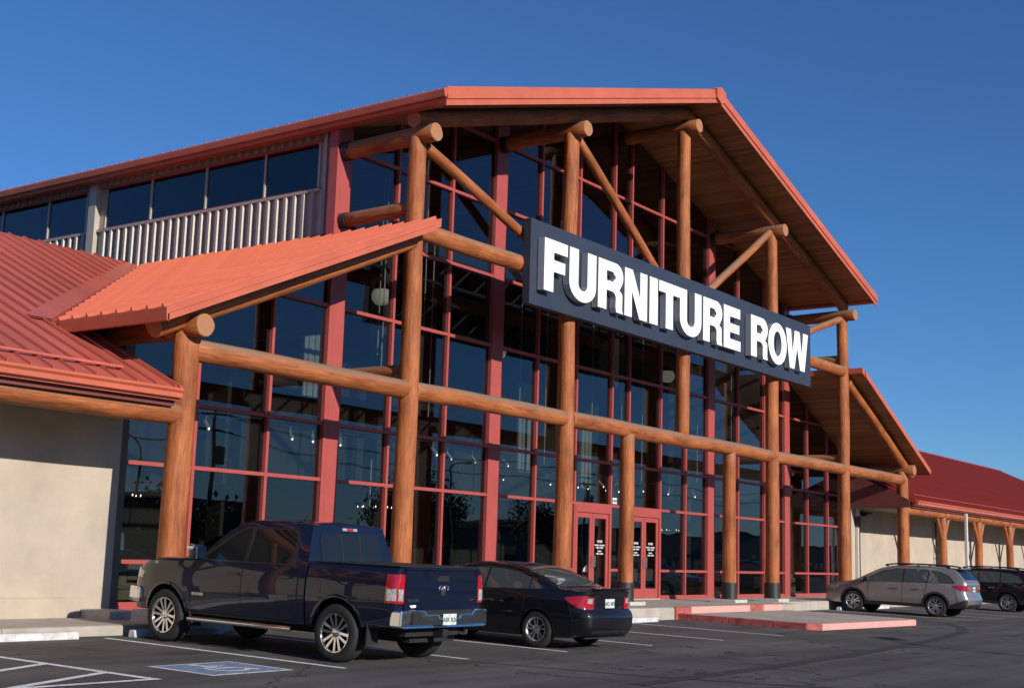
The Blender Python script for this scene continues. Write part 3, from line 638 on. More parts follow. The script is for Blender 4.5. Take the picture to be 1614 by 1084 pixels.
# text helper (built-in font, meshed)
def text_mesh(body, size, align='CENTER', extrude=0.0, offset=0.0, spacing=1.0, line=1.0):
    c = bpy.data.curves.new('text', 'FONT'); c.body = body; c.size = size; c.align_x = align; c.extrude = extrude; c.offset = offset; c.space_character = spacing; c.space_line = line; c.resolution_u = 3
    o = bpy.data.objects.new('text', c); col.objects.link(o); bpy.context.view_layer.update()
    me = bpy.data.meshes.new_from_object(o.evaluated_get(bpy.context.evaluated_depsgraph_get())); bpy.data.objects.remove(o); return me
def text_obj(name, body, size, loc, rot, material, parent=None, **kw):
    me = text_mesh(body, size, **kw); me.materials.clear(); me.materials.append(material); o = link(name, me, parent); o.location = loc; o.rotation_euler = rot; return o

# doors: two leaves each
M_HANDLE = mat('pull_handle_steel', (0.75, 0.75, 0.75), 0.2, 1.0)
M_DECAL = mat('white_vinyl', (0.8, 0.8, 0.8), 0.6)
HOURS = [('HOURS', 0, 0.085), ('MONDAY - SATURDAY', 0.10, 0.052), ('10:00AM - 8:00PM', 0.17, 0.052), ('SUNDAY', 0.27, 0.052), ('11:00AM - 6:00PM', 0.34, 0.052)]
for x0, x1 in ((-2.20, -0.25), (0.75, 2.70)):
    d = empty('door', ((x0+x1)/2, YG, 0)); d.parent = store
    cx = (x0+x1)/2
    def dbox(n, a, c, y0, y1, z0, z1, mm=M_FRAME, par=None): return boxobj(n, a-cx, c-cx, y0, y1, z0, z1, mm, par or d)
    dbox('door_header', x0+0.04, x1-0.04, -0.09, 0.09, 2.45, 2.652); dbox('threshold', x0+0.04, x1-0.04, -0.12, 0.12, -0.06, 0.012, M_RIBLIGHT)
    dbox('door_jamb', x0+0.037, x0+0.085, -0.085, 0.085, 0.012, 2.448); dbox('door_jamb', x1-0.085, x1-0.037, -0.085, 0.085, 0.012, 2.448)
    mid = cx
    for a, c, hs in ((x0+0.09, mid-0.006, 1), (mid+0.006, x1-0.09, -1)):
        b = MB(); st = 0.125
        b.box(a-cx, a-cx+st, -0.045, 0.0, 0.02, 2.44); b.box(c-cx-st, c-cx, -0.045, 0.0, 0.02, 2.44)
        b.box(a-cx+st, c-cx-st, -0.044, -0.001, 0.02, 0.30); b.box(a-cx+st, c-cx-st, -0.044, -0.001, 2.30, 2.44)
        lf = b.build('door_leaf', M_FRAME, d)
        pn = boxobj('door_pane', a-cx+st-0.004, c-cx-st+0.004, -0.026, -0.014, 0.296, 2.304, M_GLASS, lf)
        hx = (c-cx-0.055) if hs > 0 else (a-cx+0.055)
        b = MB(); b.tube((hx, -0.12, 0.92), (hx, -0.12, 1.24), 0.016, seg=10); b.tube((hx, -0.12, 0.94), (hx, -0.045, 0.94), 0.013, seg=8); b.tube((hx, -0.12, 1.22), (hx, -0.045, 1.22), 0.013, seg=8)
        b.build('handle', M_HANDLE, lf, smooth=True)
        if hs < 0 or x0 > 0:
            for (tx, dz, sz) in HOURS: text_obj('hours_lettering', tx, sz, ((a+c)/2-cx, -0.030, 1.62-dz), (R(90), 0, 0), M_DECAL, lf, offset=0.002)
b = MB(); b.box(-0.21, 0.03, YG-0.10, YG-0.08, 2.76, 2.93); np_ = b.build('number_plate', M_WHITE, store); text_obj('street_number', '5445', 0.135, (-0.09, YG-0.104, 2.80), (R(90), 0, 0), mat('black_vinyl', (0.02, 0.02, 0.02), 0.5), np_, offset=0.003)

# ------------------------------------------------------------------ logs
PX = [-3*BAY, -2*BAY, -BAY, 0, BAY, 2*BAY, 3*BAY]
def purl_z(x): return 4.99 if abs(x) > 15 else 13.907-0.3018*abs(x)
def post_base(x, r_):
    boxobj('footing', x-0.40, x+0.40, -0.22 if abs(x) > 15 else -0.40, 0.45, -0.45, 0.07, M_CONCL, store, bevel=0.015)
    b = MB(); b.lathe([(r_+0.028, 0.07), (r_+0.028, 0.56), (r_-0.03, 0.562)], 'z', (x, 0, 0), 24); b.build('base_collar', M_BLACK, store, smooth=True)
for i, x in enumerate(PX):
    if i == 3: log('log_post', (x, 0, 4.70), (x, 0, purl_z(x)-0.10), 0.205, 0.19, store)
    else:
        r_ = 0.245 if i in (0, 6) else 0.23
        log('log_post', (x, 0, 0.07), (x, 0, purl_z(x)-0.08), r_, r_-0.025 if i in (0, 6) else r_-0.035, store); post_base(x, r_)
    log('log_purlin', (x, -0.50, purl_z(x)), (x, YG-0.26, purl_z(x)-0.02), 0.205, 0.20, store)
    b = MB(); b.tube((x, YG-0.28, purl_z(x)-0.02), (x, YG+0.05, purl_z(x)-0.02), 0.225, seg=22); b.build('wall_bracket', M_BLACK, store, smooth=True)
for x in (-3.05, 3.05): log('log_post', (x, 0, 0.07), (x, 0, 4.45), 0.205, 0.195, store); post_base(x, 0.205)
for i in range(6):
    xa, xb = PX[i], PX[i+1]
    if i in (2, 3): continue
    log('log_girt', (xa+0.16, 0, 4.59), (xb-0.16, 0, 4.59), 0.205, 0.20, store)
log('log_girt', (-BAY+0.16, 0, 4.59), (BAY-0.16, 0, 4.59), 0.215, 0.205, store)
for xa, xb in ((-2*BAY+0.16, -BAY-0.1), (BAY+0.1, 2*BAY-0.16)): log('log_girt', (xa, 0, 8.125), (xb, 0, 8.125), 0.205, 0.20, store)
log('log_girt', (-BAY+0.1, 0, 8.125), (-0.15, 0, 8.125), 0.2, 0.2, store); log('log_girt', (0.15, 0, 8.125), (BAY-0.1, 0, 8.125), 0.2, 0.2, store)
for sgn in (-1, 1):
    log('log_brace', (sgn*11.95, 0, 10.04), (sgn*6.3, 0, 8.32), 0.125, 0.12, store)
    log('log_brace', (sgn*5.9, 0, 11.98), (sgn*0.25, 0, 8.40), 0.125, 0.12, store)
    log('log_chord', (sgn*12.36, 0, 14.36-0.308*12.36), (sgn*0.05, 0, 14.33), 0.19, 0.19, store)
    log('log_rafter', (sgn*19.05, -0.06, 7.90-0.4416*(19.05-12.16)), (sgn*12.38, -0.06, 7.90-0.4416*(12.38-12.16)), 0.205, 0.195, store)
    log('log_tie', (sgn*2*BAY, 0.1, 8.60), (sgn*2*BAY, YG-0.26, 8.57), 0.165, 0.165, store)
    b = MB(); b.tube((sgn*2*BAY, YG-0.28, 8.57), (sgn*2*BAY, YG+0.02, 8.57), 0.18, seg=20); b.build('wall_bracket', M_BLACK, store, smooth=True)
    log('log_tie', (sgn*2*BAY, 0.1, 4.98), (sgn*2*BAY, YG-0.1, 4.98), 0.15, 0.15, store)
    boxobj('pad', min(sgn*18.66, sgn*17.97), max(sgn*18.66, sgn*17.97), 1.05, 1.99, -0.4, 0.0, M_CONCL, store, bevel=0.012)
    # wing eave beam and its braced posts
    xi = sgn*(3*BAY+0.1); xs_ = [sgn*(3*BAY+0.1)]+[sgn*(23.2+5.02*k) for k in range(8 if sgn > 0 else 4)]
    for a, c in zip(xs_[:-1], xs_[1:]): log('eave_log', (a, 0, 3.44), (c, 0, 3.44), 0.19, 0.185, store)
    for k, px in enumerate(xs_[1:]):
        log('log_post', (px, 0, 0.0), (px, 0, 3.29), 0.175, 0.165, store, seg=16)
        boxobj('footing', px-0.33, px+0.33, -0.33, 0.33, -0.45, 0.05, M_CONCL, store)
        for q in (-1, 1): log('knee_brace', (px+q*0.12, 0, 2.35), (px+q*0.78, 0, 3.33), 0.085, 0.085, store, seg=14)
# downspouts, lamp, ladder, far door on the right wing
b = MB(); b.box(18.35, 18.55, 1.86, 1.99, -0.05, 3.9); b.build('downspout', M_GALV, store, bevel=0.02)
b = MB(); b.box(18.33, 18.57, 1.84, 1.995, 2.75, 3.15); b.build('downspout_band', M_BLACK, store)
b = MB(); b.box(24.0, 24.14, -0.78, -0.66, -0.1, 3.52); b.build('downspout', M_GALV, store, bevel=0.02)
b = MB(); b.box(18.9, 19.3, 1.62, 1.99, 3.28, 3.36); b.box(19.0, 19.2, 1.80, 1.995, 3.2, 3.3); b.build('wall_light', M_BLACK, store)
b = MB()
for xx in (28.0, 28.42): b.box(xx, xx+0.05, 1.84, 1.90, 0.6, 3.3)
for k in range(9): b.box(28.05, 28.42, 1.85, 1.88, 0.75+0.3*k, 0.78+0.3*k)
b.build('wall_ladder', M_BLACK, store)
b = MB(); b.box(47.6, 48.6, 1.93, 1.998, -0.02, 2.1); b.build('service_door', mat('brown_door', (0.15, 0.10, 0.07), 0.6), store)
#<INTERIOR>
# ------------------------------------------------------------------ inside the hall (seen dimly through the glass)
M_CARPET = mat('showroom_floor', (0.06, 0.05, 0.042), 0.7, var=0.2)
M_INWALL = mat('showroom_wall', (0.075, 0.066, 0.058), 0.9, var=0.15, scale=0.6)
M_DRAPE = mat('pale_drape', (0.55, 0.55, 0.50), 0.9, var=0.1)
M_DARK = mat('dark_truss', (0.04, 0.04, 0.042), 0.6)
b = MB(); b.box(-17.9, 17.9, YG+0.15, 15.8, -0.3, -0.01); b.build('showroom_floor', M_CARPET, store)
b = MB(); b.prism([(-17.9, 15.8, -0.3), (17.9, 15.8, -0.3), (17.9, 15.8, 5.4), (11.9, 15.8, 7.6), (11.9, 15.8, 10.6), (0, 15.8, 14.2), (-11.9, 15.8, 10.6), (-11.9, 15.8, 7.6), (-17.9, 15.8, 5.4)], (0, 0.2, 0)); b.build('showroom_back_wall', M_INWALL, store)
for sgn in (-1, 1):
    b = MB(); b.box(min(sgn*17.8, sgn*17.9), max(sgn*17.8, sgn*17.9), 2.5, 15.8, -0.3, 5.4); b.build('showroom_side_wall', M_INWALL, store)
for x in (-11.6, -6.1, 6.1, 11.6):
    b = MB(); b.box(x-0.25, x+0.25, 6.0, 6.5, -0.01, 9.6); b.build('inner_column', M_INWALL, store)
for z, y in ((9.9, 6.2), (9.9, 11.0)):
    b = MB(); b.box(-12.1, 12.1, y-0.12, y+0.12, z, z+0.35); b.box(-12.1, 12.1, y-0.12, y+0.12, z-1.0, z-0.8)
    for k in range(24): x = -12+k; b.tube((x, y, z-0.8), (x+1, y, z) if k % 2 else (x+1, y, z), 0.05, seg=6, cap=False)
    b.build('roof_truss', M_DARK, store)
for x, zt in ((-11.3, 10.2), (-11.2, 7.4), (-2.2, 6.2), (1.0, 5.5)):
    b = MB()
    for k in range(8): b.box(x+k*0.11, x+k*0.11+0.1, 4.2+0.03*(k % 2), 4.27+0.03*(k % 2), zt-2.6, zt)
    o = b.build('drape', M_DRAPE, None); tag(o, {10.2: 'tall pale hanging drape high behind the corner glazing', 7.4: 'tall pale hanging drape above the log girt by the corner column', 6.2: 'pale hanging drape above the double doors beside the log post', 5.5: 'pale hanging drape above the second pair of doors'}[zt], 'drape', 'pale drapes hanging inside the hall')
# domed pendant lamps
M_DOME = mat('pendant_lens', (0.6, 0.58, 0.48), 0.2, emit=0.25, emit_color=(1, 0.9, 0.7))
for k, (x, y, z) in enumerate(((-8.7, 4.0, 7.6), (-0.9, 6.0, 7.4), (7.2, 4.5, 7.6))):
    e = empty('pendant_lamp', (x, y, z), label=['glass domed pendant lamp hanging beside the tall left log post', 'glass domed pendant lamp hanging above the doors below the sign', 'glass domed pendant lamp hanging behind the right half of the sign'][k], cat='lamp', group='domed pendant lamps in the hall')
    b = MB(); b.lathe([(0.0, -0.22), (0.14, -0.20), (0.24, -0.08), (0.26, 0.05), (0.2, 0.18)], 'z', (0, 0, 0), 18); b.build('lens', M_DOME, e, smooth=True)
    b = MB(); b.lathe([(0.2, 0.18), (0.16, 0.34), (0.06, 0.42), (0.0, 0.43)], 'z', (0, 0, 0), 18); b.build('housing', M_DARK, e, smooth=True)
    b = MB(); b.tube((0, 0, 0.4), (0, 0, 2.4), 0.012, seg=6); b.build('cord', M_DARK, e)
# track spotlights: short bright cylinders in rows
M_SPOT = mat('spot_can', (0.5, 0.5, 0.48), 0.4); M_BULB = mat('lit_bulb', (1, 0.92, 0.75), 0.4, emit=5.0, emit_color=(1.0, 0.86, 0.62))
spot0 = None; rows = [(3.6, 3.72, -17.2, 12), (5.6, 3.9, -15.0, 16), (3.8, 3.30, -4.8, 10), (5.2, 3.55, 3.0, 10)]
where = ['in the low left showroom', 'in the deeper row over the left showroom', 'above the entrance doors', 'in the row right of the doors']
for ri, (y, z, x0, cnt) in enumerate(rows):
    tr = boxobj('light_track', x0-0.3, x0+cnt*0.95, y-0.02, y+0.02, z+0.28, z+0.32, M_DARK); tag(tr, 'thin dark ceiling track carrying spotlights '+where[ri], 'light track', 'spotlight tracks')
    for k in range(cnt):
        if rnd.random() < 0.3 and spot0 is not None: continue
        if spot0 is None:
            e = empty('track_spotlight'); spot0 = e; b = MB(); b.tube((0, 0, 0.30), (0, 0, 0.1), 0.014, seg=6); b.build('stem', M_SPOT, e)
            b = MB(); b.tube((0.0, 0.05, 0.16), (0.0, -0.12, -0.02), 0.045, 0.055, seg=12); b.build('can', M_SPOT, e, smooth=True)
            b = MB(); b.lathe([(0, -0.03), (0.016, -0.018), (0.020, 0.0), (0.014, 0.02), (0, 0.028)], 'z', (0, -0.125, -0.03), 10); b.build('bulb', M_BULB, e, smooth=True)
        else: e = copy_tree(spot0)
        e.location = (x0+k*0.95+rnd.uniform(-0.3, 0.3), y, z); e.rotation_euler = (0, 0, rnd.uniform(-1.4, 1.4))
        tag(e, 'small white track spotlight '+where[ri], 'spotlight', 'track spotlights '+where[ri])
# chandeliers
for k, (x, y, z) in enumerate(((-15.6, 5.0, 2.15), (-6.9, 5.5, 2.3), (8.6, 5.0, 2.2))):
    e = empty('chandelier', (x, y, z), label=['small lit chandelier in the left showroom behind the pickup', 'small lit chandelier behind the black sedan', 'small lit chandelier right of the entrance doors'][k], cat='chandelier', group='lit chandeliers')
    b = MB(); b.tube((0, 0, 0), (0, 0, 1.4), 0.012, seg=6)
    for q in range(8):
        a = q*math.pi/4; b.tube((0, 0, 0.03), (0.45*math.cos(a), 0.45*math.sin(a), 0.0), 0.012, seg=6)
    b.build('arms', M_DARK, e)
    for q in range(8):
        a = q*math.pi/4; b = MB(); b.lathe([(0, -0.01), (0.013, 0.01), (0.011, 0.03), (0, 0.05)], 'z', (0.45*math.cos(a), 0.45*math.sin(a), 0.02), 8); b.build('candle_bulb', M_BULB, e, smooth=True)
# furniture
M_SOFA = [mat('grey_fabric', (0.22, 0.21, 0.20), 0.9, var=0.15), mat('tan_fabric', (0.38, 0.30, 0.20), 0.9, var=0.15), mat('brown_leather', (0.14, 0.07, 0.04), 0.45)]
def sofa(x, y, rz, mm, ln, label):
    e = empty('sofa', (x, y, 0), rz, label=label, cat='sofa', group='sofas in the showroom')
    b = MB(); b.box(-ln/2, ln/2, -0.45, 0.45, 0.10, 0.30); b.build('base', mm, e, bevel=0.03)
    n = max(1, int(ln/0.7))
    for k in range(n):
        a = -ln/2+0.2+(ln-0.4)*k/n; c = -ln/2+0.2+(ln-0.4)*(k+1)/n
        b = MB(); b.box(a+0.01, c-0.01, -0.45, 0.22, 0.302, 0.47); b.build('seat_cushion', mm, e, bevel=0.05)
        b = MB(); b.box(a+0.01, c-0.01, 0.20, 0.42, 0.472, 0.88); b.build('back_cushion', mm, e, bevel=0.06)
    for q in (-1, 1): b = MB(); b.box(min(q*ln/2, q*(ln/2-0.2)), max(q*ln/2, q*(ln/2-0.2)), -0.44, 0.44, 0.302, 0.64); b.build('arm', mm, e, bevel=0.05)
    for qx in (-1, 1):
        for qy in (-1, 1): boxobj('leg', qx*(ln/2-0.12)-0.03, qx*(ln/2-0.12)+0.03, qy*0.36-0.03, qy*0.36+0.03, -0.008, 0.10, M_DARK, e)
sofa(-16.6, 3.3, R(180), M_SOFA[1], 1.0, 'tan armchair behind the glass beside the tan wall')
sofa(-13.2, 4.2, R(170), M_SOFA[0], 2.2, 'grey sofa behind the glass near the pickup'); sofa(-9.2, 3.9, R(185), M_SOFA[2], 2.1, 'brown leather sofa behind the glass between pickup and sedan')
sofa(4.0, 3.9, R(180), M_SOFA[0], 1.9, 'grey sofa behind the glass right of the doors'); sofa(8.9, 3.8, R(175), M_SOFA[2], 2.2, 'brown leather sofa behind the glass near the wagons'); sofa(14.8, 3.9, R(180), M_SOFA[1], 2.0, 'tan sofa behind the glass in the low right bay')
e = empty('table_lamp', (-17.1, 3.2, 0.0), label='floor lamp with wide grey drum shade behind the left glass', cat='lamp')
b = MB(); b.lathe([(0.16, 0), (0.16, 0.02), (0.02, 0.03), (0.02, 1.15), (0, 1.15)], 'z', (0, 0, -0.008), 16); b.build('stand', M_DARK, e, smooth=True)
b = MB(); b.lathe([(0.26, 1.05), (0.24, 1.38)], 'z', (0, 0, 0), 24); b.lathe([(0.25, 1.06), (0.23, 1.37)], 'z', (0, 0, 0), 24); b.build('drum_shade', mat('grey_shade', (0.42, 0.42, 0.42), 0.8), e, smooth=True)

# slim white cables hanging from the roof
M_CABLE = mat('white_cable', (0.8, 0.8, 0.78), 0.5); cb = None
cab_spec = [(-9.6, 3.1, 5.2, 10.4), (-9.2, 3.6, 6.0, 10.6), (-8.6, 4.0, 7.9, 10.8), (-7.6, 3.2, 4.6, 9.8), (-7.2, 3.8, 5.6, 11.0), (-5.2, 3.0, 3.2, 7.8), (-4.6, 3.6, 4.8, 9.0), (-3.6, 3.2, 5.4, 10.2), (-2.6, 3.0, 2.9, 9.6), (-1.4, 3.4, 4.4, 11.2), (-0.9, 6.0, 7.8, 12.0), (0.2, 3.2, 5.0, 10.6), (1.6, 3.0, 4.0, 9.0), (3.4, 3.3, 3.4, 8.6), (-9.9, 3.0, 2.2, 3.6), (-9.0, 3.0, 2.1, 3.4), (7.0, 3.2, 3.8, 8.4), (9.4, 3.1, 4.4, 8.8)]
for k, (x, y, z0, z1) in enumerate(cab_spec):
    b = MB(); b.tube((x, y, z0), (x, y, z1), 0.016, seg=6)
    tag(b.build('hanging_cable', M_CABLE), 'slim white cable hanging behind the glass front', 'cable', 'white cables hanging inside the hall')
#</INTERIOR>
#<SIGN>
# ------------------------------------------------------------------ sign
sign = empty('store_sign', (0, -0.30, 7.1), label='long navy sign board with raised white letters FURNITURE ROW on the log frame', cat='sign')
b = MB(); b.box(-8.36, 8.32, -0.10, 0.12, 0.0, 2.10); b.build('panel', M_SIGN, sign, bevel=0.012)
for xx in (-6.1, 0, 6.1): boxobj('mounting_bracket', xx-0.12, xx+0.12, 0.1, 0.32, 0.5, 1.6, M_BLACK, sign)
def arc(cx, cy, rx, ry, a0, a1, n=14): return [(cx+rx*math.cos(R(a0+(a1-a0)*k/n)), cy+ry*math.sin(R(a0+(a1-a0)*k/n))) for k in range(n+1)]
HL = 1.285; ST = 0.41; SH = 0.30
def glyph(ch, w_):
    h = HL; s_ = ST; t = SH
    if ch == 'F': return [[(0,0),(s_,0),(s_,0.50*h-t*0.45),(w_*0.90,0.50*h-t*0.45),(w_*0.90,0.50*h+t*0.5),(s_,0.50*h+t*0.5),(s_,h-t),(w_,h-t),(w_,h),(0,h)]]
    if ch == 'E': return [[(0,0),(w_,0),(w_,t),(s_,t),(s_,0.5*h-t*0.45),(w_*0.93,0.5*h-t*0.45),(w_*0.93,0.5*h+t*0.45),(s_,0.5*h+t*0.45),(s_,h-t),(w_*0.98,h-t),(w_*0.98,h),(0,h)]]
    if ch == 'I': return [[(0,0),(w_,0),(w_,h),(0,h)]]
    if ch == 'T': return [[((w_-s_)/2,0),((w_+s_)/2,0),((w_+s_)/2,h-t),(w_,h-t),(w_,h),(0,h),(0,h-t),((w_-s_)/2,h-t)]]
    if ch == 'N': return [[(0,0),(s_*0.92,0),(s_*0.92,h*0.55),(w_-s_*0.98,0),(w_,0),(w_,h),(w_-s_*0.92,h),(w_-s_*0.92,h*0.45),(s_*0.98,h),(0,h)]]
    if ch == 'U': return [[(0,h)]+arc(w_/2,0.44,w_/2,0.46,180,360)+[(w_,h),(w_-s_,h)]+arc(w_/2,0.44,w_/2-s_,0.18,360,180)+[(s_,h)]]
    if ch == 'O': return [arc(w_/2,h/2,w_/2,h/2+0.03,0,360,40)[:-1], arc(w_/2,h/2,w_/2-s_*0.98,h/2-0.24,360,0,32)[:-1]]
    if ch == 'R':
        return [[(0,0),(s_,0),(s_,0.40*h)]+[(s_+0.14,0.40*h)]+arc(w_-s_-0.16,0.28*h,0.20,0.12*h,90,0,6)+[(w_-s_+0.03,0.10*h),(w_-s_+0.07,0),(w_,0),(w_-0.05,0.08*h)]+[(w_-0.045,0.30*h)]+arc(w_-0.26,0.36*h,0.215,0.10*h,0,75,5)+arc(w_-0.40,0.735*h,0.39,0.265*h,-38,90,12)+[(0,h)],
                [(s_,h-t*0.85),(s_,0.40*h+t*0.85)]+[(w_-s_-0.10,0.40*h+t*0.85)]+arc(w_-s_-0.08,0.705*h,0.10,0.055*h,-80,80,8)+[(w_-s_-0.10,h-t*0.85)]]
    if ch == 'W':
        k = 0.40
        return [[(0.0,h),(k,h),(0.53,0.42*h),(w_/2-0.19,h),(w_/2+0.19,h),(w_-0.53,0.42*h),(w_-k,h),(w_,h),(w_-0.30,0),(w_-0.66,0),(w_/2,0.55*h),(0.66,0),(0.30,0)]]
def letter(ch, x0, x1):
    c = bpy.data.curves.new('letter', 'CURVE'); c.dimensions = '2D'; c.fill_mode = 'BOTH'; c.extrude = 0.095
    for pts in glyph(ch, x1-x0):
        sp = c.splines.new('POLY'); sp.points.add(len(pts)-1); sp.use_cyclic_u = True
        for p, q in zip(sp.points, pts): p.co = (q[0], q[1], 0, 1)
    o = bpy.data.objects.new('tmp', c); col.objects.link(o); bpy.context.view_layer.update()
    me = bpy.data.meshes.new_from_object(o.evaluated_get(bpy.context.evaluated_depsgraph_get())); bpy.data.objects.remove(o)
    me.materials.clear(); me.materials.append(M_WHITE); me.materials.append(M_RETURN)
    for p in me.polygons: p.material_index = 0 if p.normal.z > 0.9 else 1; p.use_smooth = False
    o = link('letter', me, sign); o.location = (x0, -0.10-0.12, 0.37); o.rotation_euler = (R(90), 0, 0); o['label'] = 'white channel letter %s' % ch
for ch, x0, x1 in (('F',-8.08,-7.07),('U',-6.98,-5.74),('R',-5.64,-4.40),('N',-4.33,-3.15),('I',-3.02,-2.57),('T',-2.50,-1.33),('U',-1.31,-0.02),('R',0.09,1.31),('E',1.40,2.52),('R',3.25,4.47),('O',4.50,5.90),('W',5.84,7.62)): letter(ch, x0, x1)
#</SIGN>
#<CARS>
# ------------------------------------------------------------------ vehicles
def pchip(tab):
    tab = sorted(tab); xs = np.array([t[0] for t in tab], float); ys = np.array([t[1] for t in tab], float)
    if len(xs) == 1: return lambda x: float(ys[0])
    h = np.diff(xs); d = np.diff(ys)/h; m_ = np.zeros(len(xs)); m_[0], m_[-1] = d[0], d[-1]
    for k in range(1, len(xs)-1):
        if d[k-1]*d[k] > 0:
            w1, w2 = 2*h[k]+h[k-1], h[k]+2*h[k-1]; m_[k] = (w1+w2)/(w1/d[k-1]+w2/d[k])
    def f(x):
        x = min(max(x, xs[0]), xs[-1]); k = min(int(np.searchsorted(xs, x, 'right')-1), len(xs)-2); t = (x-xs[k])/h[k]
        return float((2*t**3-3*t**2+1)*ys[k]+(t**3-2*t**2+t)*h[k]*m_[k]+(-2*t**3+3*t**2)*ys[k+1]+(t**3-t**2)*h[k]*m_[k+1])
    return f
def lin(tab):
    xs = [t[0] for t in tab]; ys = [t[1] for t in tab]; return lambda x: float(np.interp(x, xs, ys))
def smooth01(t): t = min(max(t, 0), 1); return t*t*(3-2*t)

class Body:
    """car body surface: half width S(x,z), roof line, wheel arches, rounded ends"""
    def __init__(s, L0, L1, hw, prof, belt, top, crown, tumble, rocker, arches, rear=((0, 0), (2, 0)), front=((0, 0), (2, 0)), n=2.6):
        s.L0, s.L1, s.n = L0, L1, n; s.hw, s.prof, s.belt, s.top, s.crown, s.rocker = map(pchip, (hw, prof, belt, top, crown, rocker))
        s.tumble, s.arches = tumble, arches; s.rear, s.front = pchip(rear), pchip(front)
    def S(s, x, z):
        zb = s.belt(x); h = s.hw(x)
        if z <= zb: return h*s.prof(z)
        d = z-zb; return h*s.prof(zb)-s.tumble*d-0.22*s.tumble*d*d
    def zr(s, x): return s.top(x)-s.crown(x)
    def X(s, x, z): return x+s.rear(z)*smooth01(1-(x-s.L0)/0.5)+s.front(z)*smooth01(1-(s.L1-x)/0.6)
    def zlow(s, x):
        z = s.rocker(x)
        for xw, zc, Ra in s.arches:
            if abs(x-xw) < Ra: z = max(z, zc+math.sqrt(max(0, Ra*Ra-(x-xw)**2)))
        return z
    def topz(s, x, f): return s.zr(x)+s.crown(x)*max(0.0, 1-abs(f)**s.n)**(1/s.n)
    def build(s, name, material, parent):
        xs = list(np.linspace(s.L0, s.L1, 90))+[s.L0+0.012, s.L0+0.03, s.L1-0.012, s.L1-0.03]
        for xw, zc, Ra in s.arches: xs += [xw+Ra*math.cos(a) for a in np.linspace(0, math.pi, 40)]+[xw-Ra-0.002, xw+Ra+0.002]
        xs = sorted(set(round(float(q), 4) for q in xs if s.L0 <= q <= s.L1))
        b = MB(); rings = []; ns, ntp = 26, 10
        for x in xs:
            zl, zr = s.zlow(x), s.zr(x); zl = min(zl, zr-0.02); half = [(0.0, zl), (s.S(x, zl)*0.75, zl)]
            for k in range(ns+1): z = zl+(zr-zl)*k/ns; half.append((s.S(x, z), z))
            yr = half[-1][0]
            for k in range(1, ntp+1): f = math.cos(math.pi/2*k/ntp); half.append((yr*f, s.topz(x, f)))
            ring = half+[(-y, z) for y, z in reversed(half[1:-1])]
            i = len(b.v); b.v += [(s.X(x, z), y, z) for y, z in ring]; rings.append((i, len(ring)))
        for (i, n_), (j, _) in zip(rings[:-1], rings[1:]):
            for k in range(n_): b.f.append((i+k, i+(k+1) % n_, j+(k+1) % n_, j+k)); b.mi.append(0)
        for (i, n_) in (rings[0], rings[-1]):
            hn = n_//2
            for k in range(hn): 
                a, c, d, e = i+k, i+k+1, i+(n_-k-1) % n_, i+(n_-k) % n_
                f = tuple(dict.fromkeys((a, c, d, e)))
                if len(f) > 2: b.f.append(f); b.mi.append(0)
        return b.build(name, material, parent, smooth=True)
    def grid(s, name, P, material, parent, nu, nv, closed_skirt):
        b = MB(); 
        for i in range(nu+1):
            for j in range(nv+1): b.v.append(P(i/nu, j/nv, 1))
        for i in range(nu):
            for j in range(nv): a = i*(nv+1)+j; b.f.append((a, a+1, a+nv+2, a+nv+1)); b.mi.append(0)
        edge = [(i, 0) for i in range(nu)]+[(nu, j) for j in range(nv)]+[(i, nv) for i in range(nu, 0, -1)]+[(0, j) for j in range(nv, 0, -1)]
        k0 = len(b.v)
        for i, j in edge: b.v.append(P(i/nu, j/nv, -1))
        m_ = len(edge)
        for q in range(m_):
            i, j = edge[q]; i2, j2 = edge[(q+1) % m_]; b.f.append((i*(nv+1)+j, i2*(nv+1)+j2, k0+(q+1) % m_, k0+q)); b.mi.append(0)
        return b.build(name, material, parent, smooth=True)
    def side(s, name, lo, hi, material, parent, sgn=1, off=0.005, nu=22, nv=6, back=0.012):
        l, h = lin(lo), lin(hi); x0, x1 = lo[0][0], lo[-1][0]
        def P(u, v, o):
            x = x0+(x1-x0)*u; z = l(x)+(h(x)-l(x))*v; return (s.X(x, z), sgn*(s.S(x, z)+(off if o > 0 else -back)), z)
        return s.grid(name, P, material, parent, nu, nv, True)
    def back(s, name, y0, y1, lo, hi, material, parent, off=0.006, nu=16, nv=6, end=0):
        l, h = lin(lo), lin(hi); xe = s.L0 if end == 0 else s.L1; dr = -1 if end == 0 else 1
        def P(u, v, o):
            y = y0+(y1-y0)*u; z = l(y)+(h(y)-l(y))*v; m_ = s.S(xe, z); over = max(0, abs(y)-m_)
            return (s.X(xe, z)+dr*(off if o > 0 else -0.012)-dr*over*1.2, y, z)
        return s.grid(name, P, material, parent, nu, nv, True)
    def roof(s, name, x0, x1, f0, f1, material, parent, off=0.006, nu=14, nv=16, dirx=0.0):
        def P(u, v, o):
            x = x0+(x1-x0)*u; f = f0+(f1-f0)*v; z = s.topz(x, f); d = off if o > 0 else -0.012
            return (s.X(x, z)+d*dirx, f*s.S(x, s.zr(x)), z+d)
        return s.grid(name, P, material, parent, nu, nv, True)
